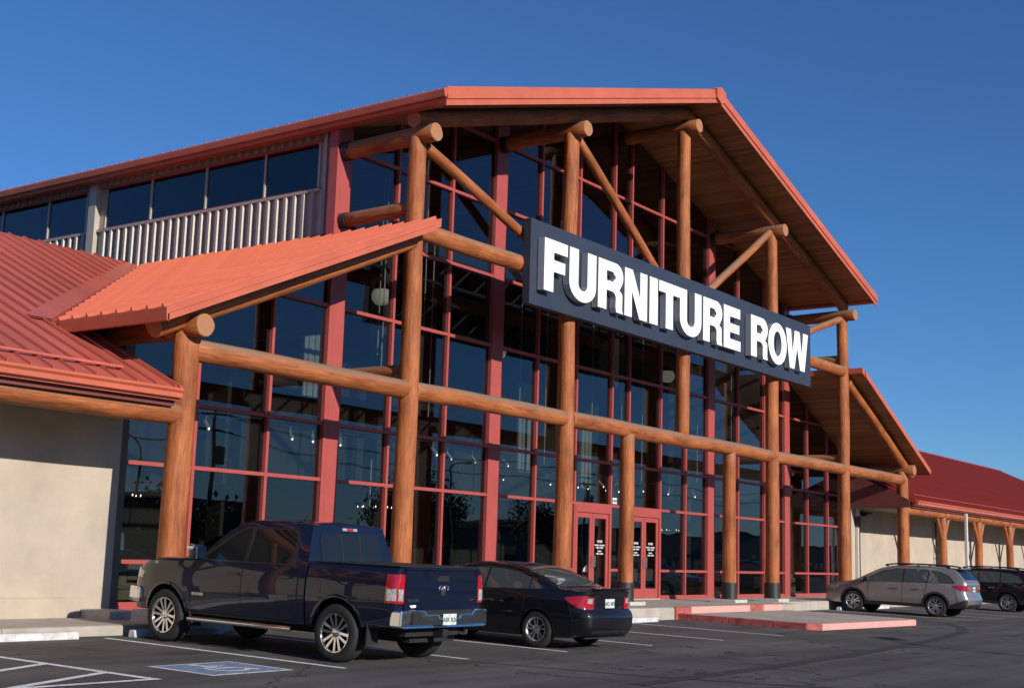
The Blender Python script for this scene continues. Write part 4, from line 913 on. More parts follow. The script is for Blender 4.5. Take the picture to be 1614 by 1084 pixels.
    def seam(s, parent, x0, z0, x1, z1, sgn):
        if abs(x1-x0) < 0.15:
            lo_, hi_ = min(z0, z1), max(z0, z1); zz = lambda u: lo_+(hi_-lo_)*u
            b = MB(); n_ = 12
            for k in range(n_+1):
                z = zz(k/n_); x = x0+(x1-x0)*((z-z0)/(z1-z0))
                for d in (-.006, .006): b.v.append((s.X(x+d, z), sgn*(s.S(x+d, z)+.0065), z))
            for k in range(n_): b.f.append((2*k, 2*k+1, 2*k+3, 2*k+2)); b.mi.append(0)
            b.build('panel_gap', M_UNDER, parent)
        else:
            s.side('panel_gap', [(x0, z0-.005), (x1, z1-.005)], [(x0, z0+.005), (x1, z1+.005)], M_UNDER, parent, sgn, off=.0065, nu=20, nv=1, back=0)
    def arch_trim(s, name, k, wd, material, parent, sgn=1, off=0.012):
        xw, zc, Ra = s.arches[k]
        a0 = math.asin(max(-1, min(1, (s.rocker(xw)-zc+0.02)/Ra)))
        def P(u, v, o):
            a = a0+(math.pi-2*a0)*u; r_ = Ra+0.003-0.012*(v == 0)+wd*v; x = min(max(xw+r_*math.cos(a), s.L0), s.L1); z = max(zc+r_*math.sin(a), 0.05)
            return (s.X(x, z), sgn*(s.S(x, z)+(off*(1-0.5*v) if o > 0 else -0.02)), z)
        return s.grid(name, P, material, parent, 28, 3, True)

M_TYRE = mat('tyre_rubber', (0.018, 0.017, 0.016), 0.8, var=0.2, scale=20)
M_CHROME = mat('chrome', (0.68, 0.69, 0.71), 0.06, 1.0)
M_ALLOY = mat('machined_alloy', (0.62, 0.62, 0.63), 0.24, 0.9)
M_RIMDARK = mat('dark_rim_recess', (0.03, 0.03, 0.033), 0.5)
M_PLASTIC = mat('black_trim', (0.016, 0.016, 0.017), 0.55)
M_RED = mat('red_lamp', (0.36, 0.008, 0.014), 0.08, coat=1.0)
M_CLEAR = mat('clear_lamp', (0.62, 0.60, 0.60), 0.12, 0.4, coat=1.0, var=0.6, scale=30, color2=(0.2, 0.2, 0.21))
M_HEAD = mat('headlamp_lens', (0.55, 0.52, 0.46), 0.1, 0.3, coat=1.0)
M_PLATE = mat('licence_plate', (0.62, 0.63, 0.62), 0.5, var=0.3, scale=14, color2=(0.36, 0.42, 0.42))
M_INK = mat('plate_ink', (0.05, 0.10, 0.08), 0.6); M_BADGE = mat('badge_chrome', (0.75, 0.75, 0.77), 0.18, 1.0)
M_SEAT = mat('car_seat', (0.20, 0.18, 0.16), 0.9); M_UNDER = mat('underbody', (0.012, 0.012, 0.012), 0.9)

def wheel(parent, x, y, Rw, rim_r, wd, spokes, sw_, pair, sgn, bright):
    e = empty('wheel', (x, y, Rw)); e.parent = parent
    h = wd/2; b = MB()
    pr = [(rim_r, -h*0.92), (rim_r+0.02, -h), (Rw-0.04, -h*0.98), (Rw-0.012, -h*0.86), (Rw, -h*0.68)]
    for k in range(5): z = -h*0.60+1.2*h*k/4; pr += [(Rw-0.008, z-0.012), (Rw, z-0.004), (Rw, z+0.010)] if 0 < k else []
    pr += [(Rw, h*0.68), (Rw-0.012, h*0.86), (Rw-0.04, h*0.98), (rim_r+0.02, h), (rim_r, h*0.92), (rim_r-0.015, h*0.6), (rim_r-0.015, -h*0.6), (rim_r, -h*0.92)]
    b.lathe(pr, 'y', (0, 0, 0), 44); b.build('tyre', M_TYRE, e, smooth=True)
    b = MB(); o = sgn*h
    b.lathe([(rim_r+0.004, o*0.90), (rim_r+0.006, o*0.97), (rim_r-0.010, o*0.95), (rim_r-0.022, o*0.80), (rim_r-0.03, o*0.3)], 'y', (0, 0, 0), 44)
    for k in range(spokes):
        for q in (pair if pair else (0.0,)):
            a = 2*math.pi*k/spokes+0.3; ca, sa = math.cos(a), math.sin(a)
            def pt(r_, t_, yy): return (r_*ca-t_*sa, yy, r_*sa+t_*ca)
            t0, t1 = q*0.35, q; w0, w1 = sw_*0.8, sw_
            A = [pt(0.05, t0-w0, o*0.72), pt(0.05, t0+w0, o*0.72), pt(rim_r-0.012, t1+w1, o*0.88), pt(rim_r-0.012, t1-w1, o*0.88)]
            C_ = [pt(0.05, t0-w0*1.2, o*0.35), pt(0.05, t0+w0*1.2, o*0.35), pt(rim_r-0.012, t1+w1*1.2, o*0.55), pt(rim_r-0.012, t1-w1*1.2, o*0.55)]
            i = len(b.v); b.v += C_+A
            for f in ((3,2,1,0),(4,5,6,7),(0,1,5,4),(1,2,6,5),(2,3,7,6),(3,0,4,7)): b.f.append(tuple(i+z for z in f)); b.mi.append(0)
    b.lathe([(0.0, o*0.80), (0.05, o*0.79), (0.075, o*0.72), (0.08, o*0.4)], 'y', (0, 0, 0), 20)
    b.build('rim', bright, e, smooth=True)
    b = MB(); b.lathe([(0.0, o*0.25), (rim_r-0.035, o*0.28), (rim_r-0.02, o*0.1)], 'y', (0, 0, 0), 30); b.build('brake_disc', M_RIMDARK, e, smooth=True)
    b = MB()
    for k in range(5): a = 2*math.pi*k/5; b.tube((0.055*math.cos(a), o*0.74, 0.055*math.sin(a)), (0.055*math.cos(a), o*0.82, 0.055*math.sin(a)), 0.010, seg=6)
    b.build('lug_nuts', M_CHROME, e)
def side_text(name, body, size, x, y, z, parent, material=M_BADGE, sgn=1):
    o = text_obj(name, body, size, (0, 0, 0), (0, 0, 0), material, parent, extrude=0.003, offset=0.001)
    o.matrix_local = Matrix(((-1, 0, 0, x), (0, 0, 1, y), (0, 1, 0, z), (0, 0, 0, 1))); return o
def rear_text(name, body, size, x, y, z, parent, material=M_BADGE):
    o = text_obj(name, body, size, (0, 0, 0), (0, 0, 0), material, parent, extrude=0.003, offset=0.001)
    o.matrix_local = Matrix(((0, 0, -1, x), (-1, 0, 0, y), (0, 1, 0, z), (0, 0, 0, 1))); return o
def place(e, x, y, rz=0.0):
    e.location = (x, y, ground_z(y)+0.001); e.rotation_euler = (0, -0.02, R(90)+rz)
def plate(parent, x, y, z, txt, w_=0.305, h_=0.155):
    b = MB(); b.box(x-0.008, x, y-w_/2, y+w_/2, z-h_/2, z+h_/2); p = b.build('licence_plate', M_PLATE, parent, bevel=0.003)
    rear_text('plate_number', txt, 0.085, x-0.0095, y, z-0.032, p, M_INK); return p

# ---- pickup
M_NAVY = mat('navy_car_paint', (0.0022, 0.0055, 0.020), 0.5, 0.0, spec=0.15, coat=1.0, coat_rough=0.015)
def pickup():
    e = empty('pickup_truck', label='dark blue crew cab pickup truck with chrome rear bumper, parked at the left', cat='pickup truck')
    prof = [(.40, .93), (.55, .965), (.72, .988), (.92, 1.0), (1.05, .998), (1.17, .985), (1.24, .968), (1.34, .945)]
    cab = Body(.66, 4.63, [(.66, 1.0), (1, 1.012), (2.5, 1.018), (3.2, 1.015), (3.9, 1.0), (4.25, .965), (4.5, .89), (4.63, .80)], prof,
               [(.66, 1.29), (3.1, 1.28), (3.8, 1.22), (4.63, 1.08)],
               [(.66, 1.925), (.8, 1.945), (1.3, 1.965), (1.9, 1.965), (2.2, 1.93), (2.42, 1.84), (3.03, 1.385), (3.2, 1.355), (3.9, 1.325), (4.35, 1.24), (4.55, 1.16), (4.63, 1.07)],
               [(.66, .065), (2.4, .075), (3.1, .055), (3.9, .09), (4.63, .08)], .27, [(.66, .47), (4.63, .47)], [(3.67, .41, .49)],
               rear=((.4, 0), (1.30, 0), (1.6, .05), (1.95, .13)), front=((.4, 0), (.7, .02), (1.2, -.06)), n=3.0)
    bed = Body(-1.09, .625, [(-1.09, .952), (-1.05, .985), (-.95, 1.0), (-.6, 1.006), (.1, 1.012), (.625, 1.0)], prof, [(-1.09, 1.31), (.625, 1.31)],
               [(-1.09, 1.375), (.625, 1.375)], [(-1.09, .03), (.625, .03)], .5, [(-1.09, .56), (-.5, .52), (.625, .47)], [(0.0, .41, .50)], n=5)
    cab.build('cab', M_NAVY, e); bd = bed.build('cargo_bed', M_NAVY, e)
    b = MB(); b.box(-1.06, .60, -.90, .90, 1.376, 1.392); b.build('tonneau_cover', M_PLASTIC, e, bevel=.006)
    b = MB(); b.box(-1.02, 4.3, -.66, .66, .42, .80); b.box(-.9, 4.2, -.42, .42, .32, .45); b.build('underbody', M_UNDER, e)
    for q in (1, -1):
        d = cab.side('front_door', [(1.966, .53), (3.02, .53), (3.08, .62), (3.10, .9)][:2]+[(3.09, .56)], [(1.966, 1.262), (3.02, 1.262), (3.09, 1.255)], M_NAVY, e, q, off=.004)
        b = MB(); b.box(2.03, 2.27, q*(1.008)-.006, q*1.008+.006, 1.085, 1.135); b.box(2.03, 2.27, q*1.045-.012, q*1.045+.012, 1.115, 1.145); b.box(2.03, 2.06, q*1.025-.028, q*1.025+.028, 1.115, 1.145); b.box(2.24, 2.27, q*1.025-.028, q*1.025+.028, 1.115, 1.145); b.build('handle', M_NAVY, d, bevel=.005)
        d = cab.side('rear_door', [(.80, .60), (.90, .53), (1.954, .53)], [(.80, 1.262), (.90, 1.265), (1.954, 1.262)], M_NAVY, e, q, off=.004)
        b = MB(); b.box(.93, 1.17, q*1.042-.012, q*1.042+.012, 1.115, 1.145); b.box(.93, .96, q*1.022-.028, q*1.022+.028, 1.115, 1.145); b.box(1.14, 1.17, q*1.022-.028, q*1.022+.028, 1.115, 1.145); b.build('handle', M_NAVY, d, bevel=.005)
        cab.side('window_surround', [(.90, 1.300), (3.06, 1.300)], [(.90, 1.70), (.99, 1.80), (1.12, 1.835), (2.12, 1.835), (2.37, 1.72), (2.95, 1.335), (3.06, 1.318)], M_PLASTIC, e, q, off=.002, nu=34)
        cab.side('front_window', [(1.99, 1.318), (2.84, 1.318)], [(1.99, 1.812), (2.10, 1.808), (2.34, 1.69), (2.84, 1.36)], M_TINTGLASS, e, q, off=.005)
        cab.side('rear_window', [(.98, 1.318), (1.91, 1.318)], [(.98, 1.73), (1.06, 1.80), (1.18, 1.814), (1.91, 1.814)], M_TINTGLASS, e, q, off=.005)
        cab.side('pillar_trim', [(1.925, 1.318), (1.965, 1.318)], [(1.925, 1.818), (1.965, 1.818)], M_PLASTIC, e, q, off=.009, nu=2)
        for xa in (.795, 1.960, 3.095): cab.seam(e, xa, .55, xa, 1.27, q)
        cab.seam(e, .80, .535, 3.09, .535, q)
        cab.side('window_trim', [(1.902, 1.33), (1.912, 1.33)], [(1.902, 1.812), (1.912, 1.812)], M_CHROME, e, q, off=.012, nu=2)
        cab.side('belt_molding', [(.95, 1.296), (3.02, 1.296)], [(.95, 1.312), (3.02, 1.312)], M_PLASTIC, e, q, off=.009, nv=1)
        bed.arch_trim('arch_lip', 0, .035, M_NAVY, e, q, .016); cab.arch_trim('arch_lip', 0, .035, M_NAVY, e, q, .016)
        # tail lamp: red housing, clear centre
        def lamp(z0, z1, mm, nm, par, w0, w1, of):
            o1 = bed.side(nm, [(-1.085, z0), (-.90+w0, z0)], [(-1.085, z1), (-.90+w0, z1)], mm, par, q, off=of, nu=8)
            return o1
        tl = bed.side('taillight', [(-1.088, .88), (-.905, .88)], [(-1.088, 1.275), (-.945, 1.275)], M_RED, e, q, off=.014, nu=8)
        bed.back('lamp_face', q*.835, q*.972, [(-1, .88), (1, .88)] , [(-1, 1.275), (1, 1.275)], M_RED, tl, off=.016, nu=6)
        bed.back('reverse_lens', q*.862, q*.955, [(-1, .915), (1, .915)], [(-1, 1.075), (1, 1.075)], M_CLEAR, tl, off=.021, nu=6)
        bed.side('reverse_lens', [(-1.08, .915), (-.935, .915)], [(-1.08, 1.075), (-.95, 1.075)], M_CLEAR, tl, q, off=.019, nu=6)
        cab.side('headlight', [(4.30, .96), (4.52, .97)], [(4.30, 1.06), (4.52, 1.13)], M_HEAD, e, q, off=.010, nu=8)
        b = MB(); b.tube((.82, q*1.03, .40), (3.05, q*1.03, .40), .042, seg=12)
        for xx in (1.1, 1.95, 2.8): b.box(xx-.03, xx+.03, min(q*.7, q*1.03), max(q*.7, q*1.03), .37, .42)
        b.build('side_step', M_CHROME, e, smooth=True)
        b = MB(); b.box(2.74, 2.92, min(q*1.03, q*1.27), max(q*1.03, q*1.27), 1.30, 1.52); mr = b.build('side_mirror', M_NAVY, e, bevel=.05); mr.data.set_sharp_from_angle(angle=R(60))
        b = MB(); b.box(2.732, 2.742, min(q*1.07, q*1.245), max(q*1.07, q*1.245), 1.325, 1.495); b.build('mirror_glass', M_CHROME, mr)
        b = MB(); b.box(2.78, 2.94, min(q*1.06, q*1.276), max(q*1.06, q*1.276), 1.44, 1.535); b.build('mirror_cap', M_CHROME, mr, bevel=.03)
        for xx in (-.58, 3.10): b = MB(); b.box(xx-.012, xx+.012, min(q*.74, q*.98), max(q*.74, q*.98), .28, .60); b.build('mud_flap', M_PLASTIC, e)
        for xx in (0, 3.67): wheel(e, xx, q*.875, .408, .268, .28, 6, .021, (-.055, .055), q, M_CHROME)
    side_text('door_badge', 'BIGHORN', .058, 2.90, 1.027, .76, e)
    side_text('hood_badge', '5.7L', .05, 3.95, .985, 1.20, e)
    # bed side details
    bed.side('fuel_door', [(.33, .93), (.50, .93)], [(.33, 1.09), (.50, 1.09)], M_NAVY, e, 1, off=.004, nu=6)
    # tailgate and rear
    tg = bed.back('tailgate', -.825, .825, [(-1, .80), (1, .80)], [(-1, 1.368), (1, 1.368)], M_NAVY, e, off=.022, nu=30, nv=10)
    b = MB(); b.box(-1.135, -1.10, -.83, .83, 1.335, 1.377); b.build('tailgate_cap', M_NAVY, tg, bevel=.012)
    b = MB(); b.box(-1.119, -1.108, -.13, .13, 1.185, 1.245); b.box(-1.127, -1.108, -.12, .12, 1.245, 1.262); b.build('tailgate_handle', M_PLASTIC, tg, bevel=.003)
    # shield shaped ram's-head emblem
    b = MB(); b.prism([(-1.113, y, z) for y, z in ((-.035, .985), (.035, .985), (.055, 1.03), (.062, 1.10), (.04, 1.125), (-.04, 1.125), (-.062, 1.10), (-.055, 1.03))], (-.012, 0, 0))
    for q in (-1, 1):
        for k in range(9):
            a0, a1 = -.5+4.4*k/9, -.5+4.4*(k+1)/9; r0_, r1_ = .048-.002*k, .048-.002*(k+1)
            b.tube((-1.128, q*(.055+r0_*math.cos(a0)), 1.085+r0_*math.sin(a0)), (-1.128, q*(.055+r1_*math.cos(a1)), 1.085+r1_*math.sin(a1)), .014, seg=6)
    b.build('emblem', M_BADGE, tg, smooth=True)
    rear_text('tailgate_badge', 'BIGHORN', .052, -1.114, .64, .905, tg); rear_text('drive_badge', '4x4', .065, -1.114, -.68, .905, tg)
    b = MB(); b.prism([(-1.114, y, z) for y, z in ((.70, .835), (.72, .855), (.60, .86), (.575, .845), (.60, .825), (.69, .822))], (-.003, 0, 0)); b.build('sticker', M_WHITE, tg)
    # bumper: stepped outline, bevelled
    out = [(-.99, .56), (-.98, .785), (-.80, .80), (-.56, .80), (-.52, .742), (-.25, .742), (-.22, .69), (.22, .69), (.25, .742), (.52, .742), (.56, .80), (.80, .80), (.98, .785), (.99, .56), (.9, .545), (-.9, .545)]
    b = MB(); b.prism([(-1.275+.09*max(0, abs(y)-.75)/.24, y, z) for y, z in out], (.19, 0, 0)); b.build('rear_bumper', M_CHROME, e, bevel=.022)
    b = MB(); b.box(-1.262, -1.10, -.80, .80, .60, .772); b.box(-1.245, -1.09, -.52, .52, .77, .795); b.build('bumper_step', M_PLASTIC, e)
    plate(e, -1.278, 0.02, .665, 'AEK R26')
    cab.back('rear_glass', -.66, .66, [(-.66, 1.40), (-.6, 1.36), (.6, 1.36), (.66, 1.40)], [(-.66, 1.70), (-.60, 1.80), (.60, 1.80), (.66, 1.70)], M_TINTGLASS, e, off=.008, nu=24)
    for yy in (-.2, .2): cab.back('slider_frame', yy-.008, yy+.008, [(-1, 1.37), (1, 1.37)], [(-1, 1.79), (1, 1.79)], M_PLASTIC, e, off=.012, nu=2)
    br = cab.back('brake_light', -.16, .16, [(-1, 1.835), (1, 1.835)], [(-1, 1.875), (1, 1.875)], M_CLEAR, e, off=.018, nu=6); cab.back('red_lens', -.07, .07, [(-1, 1.838), (1, 1.838)], [(-1, 1.872), (1, 1.872)], M_RED, br, off=.022, nu=4)
    cab.roof('windshield', 2.42, 2.99, -.88, .88, M_TINTGLASS, e, off=.006)
    b = MB(); b.tube((1.5, 0.25, 1.955), (1.42, 0.25, 2.05), .006, seg=6); b.build('antenna', M_PLASTIC, e)
    b = MB(); b.tube((-1.15, -.55, .47), (-.8, -.55, .47), .04, seg=12); b.build('exhaust_pipe', M_CHROME, e, smooth=True)
    b = MB(); b.box(-1.2, -.9, -.06, .06, .42, .52); b.build('hitch_receiver', M_BLACK, e)
    # front bumper and grille
    b = MB(); b.prism([(4.50, -.98, .56), (4.74, -.86, .56), (4.80, -.5, .56), (4.80, .5, .56), (4.74, .86, .56), (4.50, .98, .56), (4.30, 1.0, .56), (4.30, -1.0, .56)], (0, 0, .27)); b.build('front_bumper', M_CHROME, e, bevel=.07)
    cab.back('grille', -.55, .55, [(-1, .84), (1, .84)], [(-1, 1.08), (1, 1.08)], M_PLASTIC, e, off=.02, end=1)
    return e
place(pickup(), -18.53, -5.07)

# ---- sedan
M_BLACKPAINT = mat('black_car_paint', (0.005, 0.0055, 0.008), 0.5, 0.0, spec=0.15, coat=1.0, coat_rough=0.015)
def sedan():
    e = empty('sedan', label='black four door sedan parked between the pickup and the entrance', cat='car')
    bo = Body(-.98, 3.52, [(-.98, .66), (-.94, .73), (-.85, .785), (-.6, .84), (0, .872), (1.3, .882), (2.4, .875), (3.0, .835), (3.3, .75), (3.45, .65), (3.52, .55)],
              [(.18, .93), (.3, .965), (.45, .99), (.62, 1.0), (.76, .99), (.86, .972), (.95, .94), (1.05, .91)],
              [(-.98, .93), (-.3, .985), (.5, .965), (1.5, .93), (2.7, .88), (3.52, .66)],
              [(-.98, 1.03), (-.92, 1.045), (-.6, 1.055), (-.42, 1.075), (.05, 1.26), (.45, 1.375), (.9, 1.43), (1.3, 1.437), (1.65, 1.41), (1.9, 1.345), (2.35, 1.15), (2.75, .985), (3.1, .91), (3.4, .80), (3.52, .70)],
              [(-.98, .06), (-.5, .06), (-.38, .07), (.3, .085), (1.4, .085), (2.4, .085), (2.75, .06), (3.52, .06)], .44, [(-.98, .26), (-.6, .21), (.4, .19), (3, .19), (3.52, .22)],
              [(0.0, .315, .352), (2.67, .315, .352)], rear=((.18, .12), (.3, .0), (.42, -.055), (.56, -.06), (.66, -.02), (.72, .045), (.9, .035), (1.0, -.01), (1.05, -.02)), n=2.6)
    bo.build('body', M_BLACKPAINT, e)
    b = MB(); b.box(-.85, 3.3, -.60, .60, .20, .58); b.build('underbody', M_UNDER, e)
    for q in (1, -1):
        d = bo.side('rear_door', [(.30, .44), (.42, .25), (1.155, .23)], [(.30, .935), (.42, .935), (1.155, .918)], M_BLACKPAINT, e, q, off=.003)
        b = MB(); b.box(.42, .60, q*.885-.010, q*.885+.018, .805, .832); b.build('handle', M_BLACKPAINT, d, bevel=.006)
        d = bo.side('front_door', [(1.165, .23), (2.26, .24)], [(1.165, .918), (2.26, .868)], M_BLACKPAINT, e, q, off=.003)
        b = MB(); b.box(1.27, 1.45, q*.888-.010, q*.888+.018, .785, .812); b.build('handle', M_BLACKPAINT, d, bevel=.006)
        bo.side('window_surround', [(-.12, 1.0), (1.2, .955), (2.42, .918)], [(-.12, 1.025), (.18, 1.18), (.5, 1.285), (.9, 1.332), (1.35, 1.335), (1.75, 1.29), (2.42, .96)], M_PLASTIC, e, q, off=.002, nu=40)
        bo.side('quarter_window', [(-.05, 1.008), (.19, .998)], [(-.05, 1.045), (.19, 1.165)], M_CARGLASS, e, q, off=.005, nu=8)
        bo.side('rear_window', [(.23, .997), (1.14, .966)], [(.23, 1.182), (.5, 1.268), (.85, 1.312), (1.14, 1.318)], M_CARGLASS, e, q, off=.005)
        bo.side('front_window', [(1.20, .964), (2.30, .930)], [(1.20, 1.318), (1.4, 1.312), (1.75, 1.265), (2.30, .99)], M_CARGLASS, e, q, off=.005)
        for xa, za in ((1.16, .955), (2.27, .92)): bo.seam(e, xa, .24, xa, za, q)
        bo.seam(e, .40, .28, .295, .6, q); bo.seam(e, .295, .6, .25, .99, q); bo.seam(e, .42, .235, 2.26, .235, q); bo.seam(e, -.72, .40, -.66, .80, q)
        tl = bo.side('taillight', [(-.965, .70), (-.80, .74), (-.56, .86)], [(-.965, .925), (-.80, .925), (-.56, .895)], M_RED, e, q, off=.008, nu=14)
        bo.back('lamp_face', q*.50, q*.745, [(-.75, .70), (-.50, .71), (.50, .71), (.75, .70)], [(-.75, .925), (-.5, .90), (.5, .90), (.75, .925)], M_RED, tl, off=.012, nu=8)
        bo.back('reverse_lens', q*.545, q*.72, [(-1, .80), (1, .80)], [(-1, .885), (1, .885)], M_CLEAR, tl, off=.016, nu=6)
        bo.side('headlight', [(3.02, .64), (3.40, .62)], [(3.02, .78), (3.40, .70)], M_HEAD, e, q, off=.006)
        b = MB(); b.box(2.12, 2.28, min(q*.86, q*1.03), max(q*.86, q*1.03), .93, 1.05); mr = b.build('side_mirror', M_BLACKPAINT, e, bevel=.04); mr.data.set_sharp_from_angle(angle=R(60))
        b = MB(); b.box(2.112, 2.12, min(q*.89, q*1.01), max(q*.89, q*1.01), .95, 1.035); b.build('mirror_glass', M_CHROME, mr)
        bo.arch_trim('arch_lip', 0, .02, M_BLACKPAINT, e, q, .007); bo.arch_trim('arch_lip', 1, .02, M_BLACKPAINT, e, q, .007)
        for xx in (0, 2.67): wheel(e, xx, q*.765, .316, .205, .205, 5, .013, (-.042, .042), q, M_ALLOY)
    bo.roof('rear_glass', -.385, .50, -.86, .86, M_CARGLASS, e, off=.006); bo.roof('windshield', 1.80, 2.70, -.88, .88, M_CARGLASS, e, off=.006)
    bo.back('lid_recess', -.34, .34, [(-.34, .72), (.34, .72)], [(-.34, .90), (.34, .90)], M_BLACKPAINT, e, off=.008); plate(e, -.958, 0, .80, 'BCL 482')
    bo.back('bumper_insert', -.62, .62, [(-1, .30), (1, .30)], [(-1, .345), (1, .345)], M_PLASTIC, e, off=.01)
    b = MB(); b.box(-1.01, -.93, -.60, .60, 1.035, 1.062); b.build('lid_spoiler', M_BLACKPAINT, e, bevel=.012)
    b = MB()      # slanted letter shaped maker's badge
    for q in (-1, 1): b.prism([(-.957, q*.028, .945), (-.957, q*.016, .945), (-.957, q*.024, 1.005), (-.957, q*.038, 1.005)], (-.008, 0, 0))
    b.box(-.964, -.956, -.02, .02, .968, .980); b.build('emblem', M_BADGE, e)
    rear_text('model_badge', 'CIVIC', .05, -.955, .42, .915, e)
    b = MB(); b.tube((-1.0, -.5, .24), (-.75, -.5, .24), .028, seg=10); b.build('exhaust_pipe', M_CHROME, e, smooth=True)
    return e
place(sedan(), -13.50, -4.95)

# ---- wagons
def wagon(label, paint, seats_light):
    e = empty('wagon_car', label=label, cat='car')
    bo = Body(-.97, 3.83, [(-.97, .77), (-.93, .82), (-.85, .865), (-.6, .905), (0, .92), (2, .92), (3, .885), (3.45, .80), (3.7, .68), (3.83, .55)],
              [(.25, .95), (.4, .98), (.6, 1.0), (.78, .995), (.92, .975), (1.05, .945), (1.2, .92)], [(-.97, 1.06), (0, 1.045), (1.5, 1.01), (2.7, .97), (3.83, .78)],
              [(-.97, 1.12), (-.93, 1.18), (-.80, 1.34), (-.64, 1.49), (-.52, 1.545), (-.3, 1.58), (.3, 1.607), (1.0, 1.61), (1.5, 1.58), (1.85, 1.50), (2.3, 1.29), (2.8, 1.055), (3.3, .98), (3.65, .89), (3.83, .78)],
              [(-.97, .05), (-.6, .08), (2.4, .085), (2.8, .06), (3.83, .06)], .36, [(-.97, .34), (-.5, .30), (3.3, .29), (3.83, .33)], [(0, .345, .405), (2.745, .345, .405)],
              rear=((.3, .12), (.42, -.02), (.58, -.05), (.70, -.01), (.80, .03), (1.1, .02)), n=2.8)
    bo.build('body', paint, e)
    b = MB(); b.box(-.85, 3.5, -.62, .62, .28, .66); b.build('underbody', M_UNDER, e)
    for q in (1, -1):
        d = bo.side('rear_door', [(.36, .50), (.46, .36), (1.075, .345)], [(.36, .985), (.46, .99), (1.075, .985)], paint, e, q, off=.003)
        b = MB(); b.box(.46, .68, q*.93-.010, q*.93+.02, .865, .895); b.build('handle', M_ALLOY, d, bevel=.006)
        d = bo.side('front_door', [(1.085, .345), (2.22, .345)], [(1.085, .985), (2.22, .955)], paint, e, q, off=.003)
        b = MB(); b.box(1.18, 1.40, q*.93-.010, q*.93+.02, .855, .885); b.build('handle', M_ALLOY, d, bevel=.006)
        bo.side('window_surround', [(-.60, 1.085), (1.2, 1.05), (2.50, 1.005)], [(-.60, 1.12), (-.40, 1.34), (-.1, 1.445), (.4, 1.49), (1.3, 1.49), (1.75, 1.41), (2.50, 1.04)], M_PLASTIC, e, q, off=.002, nu=44)
        bo.side('quarter_window', [(-.52, 1.10), (.24, 1.088)], [(-.52, 1.17), (-.36, 1.33), (-.1, 1.42), (.24, 1.455)], M_CARGLASS, e, q, off=.005)
        bo.side('rear_window', [(.29, 1.087), (1.05, 1.068)], [(.29, 1.46), (.5, 1.472), (1.05, 1.475)], M_CARGLASS, e, q, off=.005)
        bo.side('front_window', [(1.11, 1.066), (2.34, 1.022)], [(1.11, 1.475), (1.3, 1.468), (1.72, 1.385), (2.34, 1.08)], M_CARGLASS, e, q, off=.005)
        bo.side('sill_cladding', [(.35, .295), (2.36, .295)], [(.35, .40), (2.36, .40)], M_PLASTIC, e, q, off=.012); bo.arch_trim('arch_cladding', 0, .055, M_PLASTIC if 'black' not in label else paint, e, q, .012); bo.arch_trim('arch_cladding', 1, .055, M_PLASTIC if 'black' not in label else paint, e, q, .012)
        for xa, za in ((1.08, 1.06), (2.23, 1.02)): bo.seam(e, xa, .36, xa, za, q)
        bo.seam(e, .44, .42, .355, .62, q); bo.seam(e, .355, .62, .29, 1.08, q); bo.seam(e, -.70, .44, -.62, .90, q)
        tl = bo.side('taillight', [(-.955, .86), (-.80, .875), (-.52, .985)], [(-.955, 1.05), (-.80, 1.05), (-.52, 1.02)], M_RED, e, q, off=.008, nu=12)
        bo.back('lamp_face', q*.50, q*.80, [(-.85, .86), (-.5, .885), (.5, .885), (.85, .86)], [(-.85, 1.05), (-.5, 1.03), (.5, 1.03), (.85, 1.05)], M_RED, tl, off=.012, nu=8)
        bo.back('reverse_lens', q*.53, q*.66, [(-1, .93), (1, .93)], [(-1, 1.0), (1, 1.0)], M_CLEAR, tl, off=.016, nu=5)
        bo.side('headlight', [(3.28, .74), (3.62, .72)], [(3.28, .885), (3.62, .82)], M_HEAD, e, q, off=.006)
        b = MB(); b.box(2.16, 2.34, min(q*.90, q*1.08), max(q*.90, q*1.08), 1.03, 1.17); mr = b.build('side_mirror', M_PLASTIC, e, bevel=.045); mr.data.set_sharp_from_angle(angle=R(60))
        b = MB(); n_ = 14
        for k in range(n_):
            xa, xb = -.35+2.05*k/n_, -.35+2.05*(k+1)/n_
            za, zb = [1.652-.05*(abs(t/n_-.5)*2)**4 - .05*max(0, (t/n_-.7)) for t in (k, k+1)]
            b.tube((xa, q*.60, za), (xb, q*.60, zb), .024, seg=8, cap=True)
        for xx in (-.34, .65, 1.68): b.box(xx-.05, xx+.05, q*.60-.02, q*.60+.02, 1.54, 1.62)
        b.build('roof_rail', M_PLASTIC, e, smooth=True)
        for xx in (0, 2.745): wheel(e, xx, q*.80, .345, .232, .225, 5, .020, (-.05, .05), q, M_ALLOY)
    bo.roof('rear_glass', -.90, -.60, -.84, .84, M_TINTGLASS, e, off=.006, dirx=-.5); bo.roof('windshield', 1.85, 2.74, -.88, .88, M_CARGLASS, e, off=.006)
    b = MB(); b.box(-.72, -.36, -.56, .56, 1.545, 1.575); b.build('roof_spoiler', paint, e, bevel=.012)
    plate(e, -.965, 0, .92, 'CDT 115'); bo.back('rear_bumper_cladding', -.80, .80, [(-1, .33), (1, .33)], [(-1, .44), (1, .44)], M_PLASTIC, e, off=.012)
    for q in (-1, 1):
        bo.side('bumper_corner', [(-.96, .34), (-.46, .30)], [(-.96, .62), (-.46, .40)], M_PLASTIC, e, q, off=.010, nu=10)
    return e
M_GREY = mat('warm_grey_car_paint', (0.34, 0.31, 0.30), 0.32, 0.6, coat=1.0, coat_rough=0.03)
place(wagon('grey station wagon with roof rails parked right of the entrance landing', M_GREY, True), 10.42, -4.07, R(0.5))
place(wagon('black station wagon with roof rails parked beyond the grey wagon', M_BLACKPAINT, False), 19.4, -3.85, R(0.5))
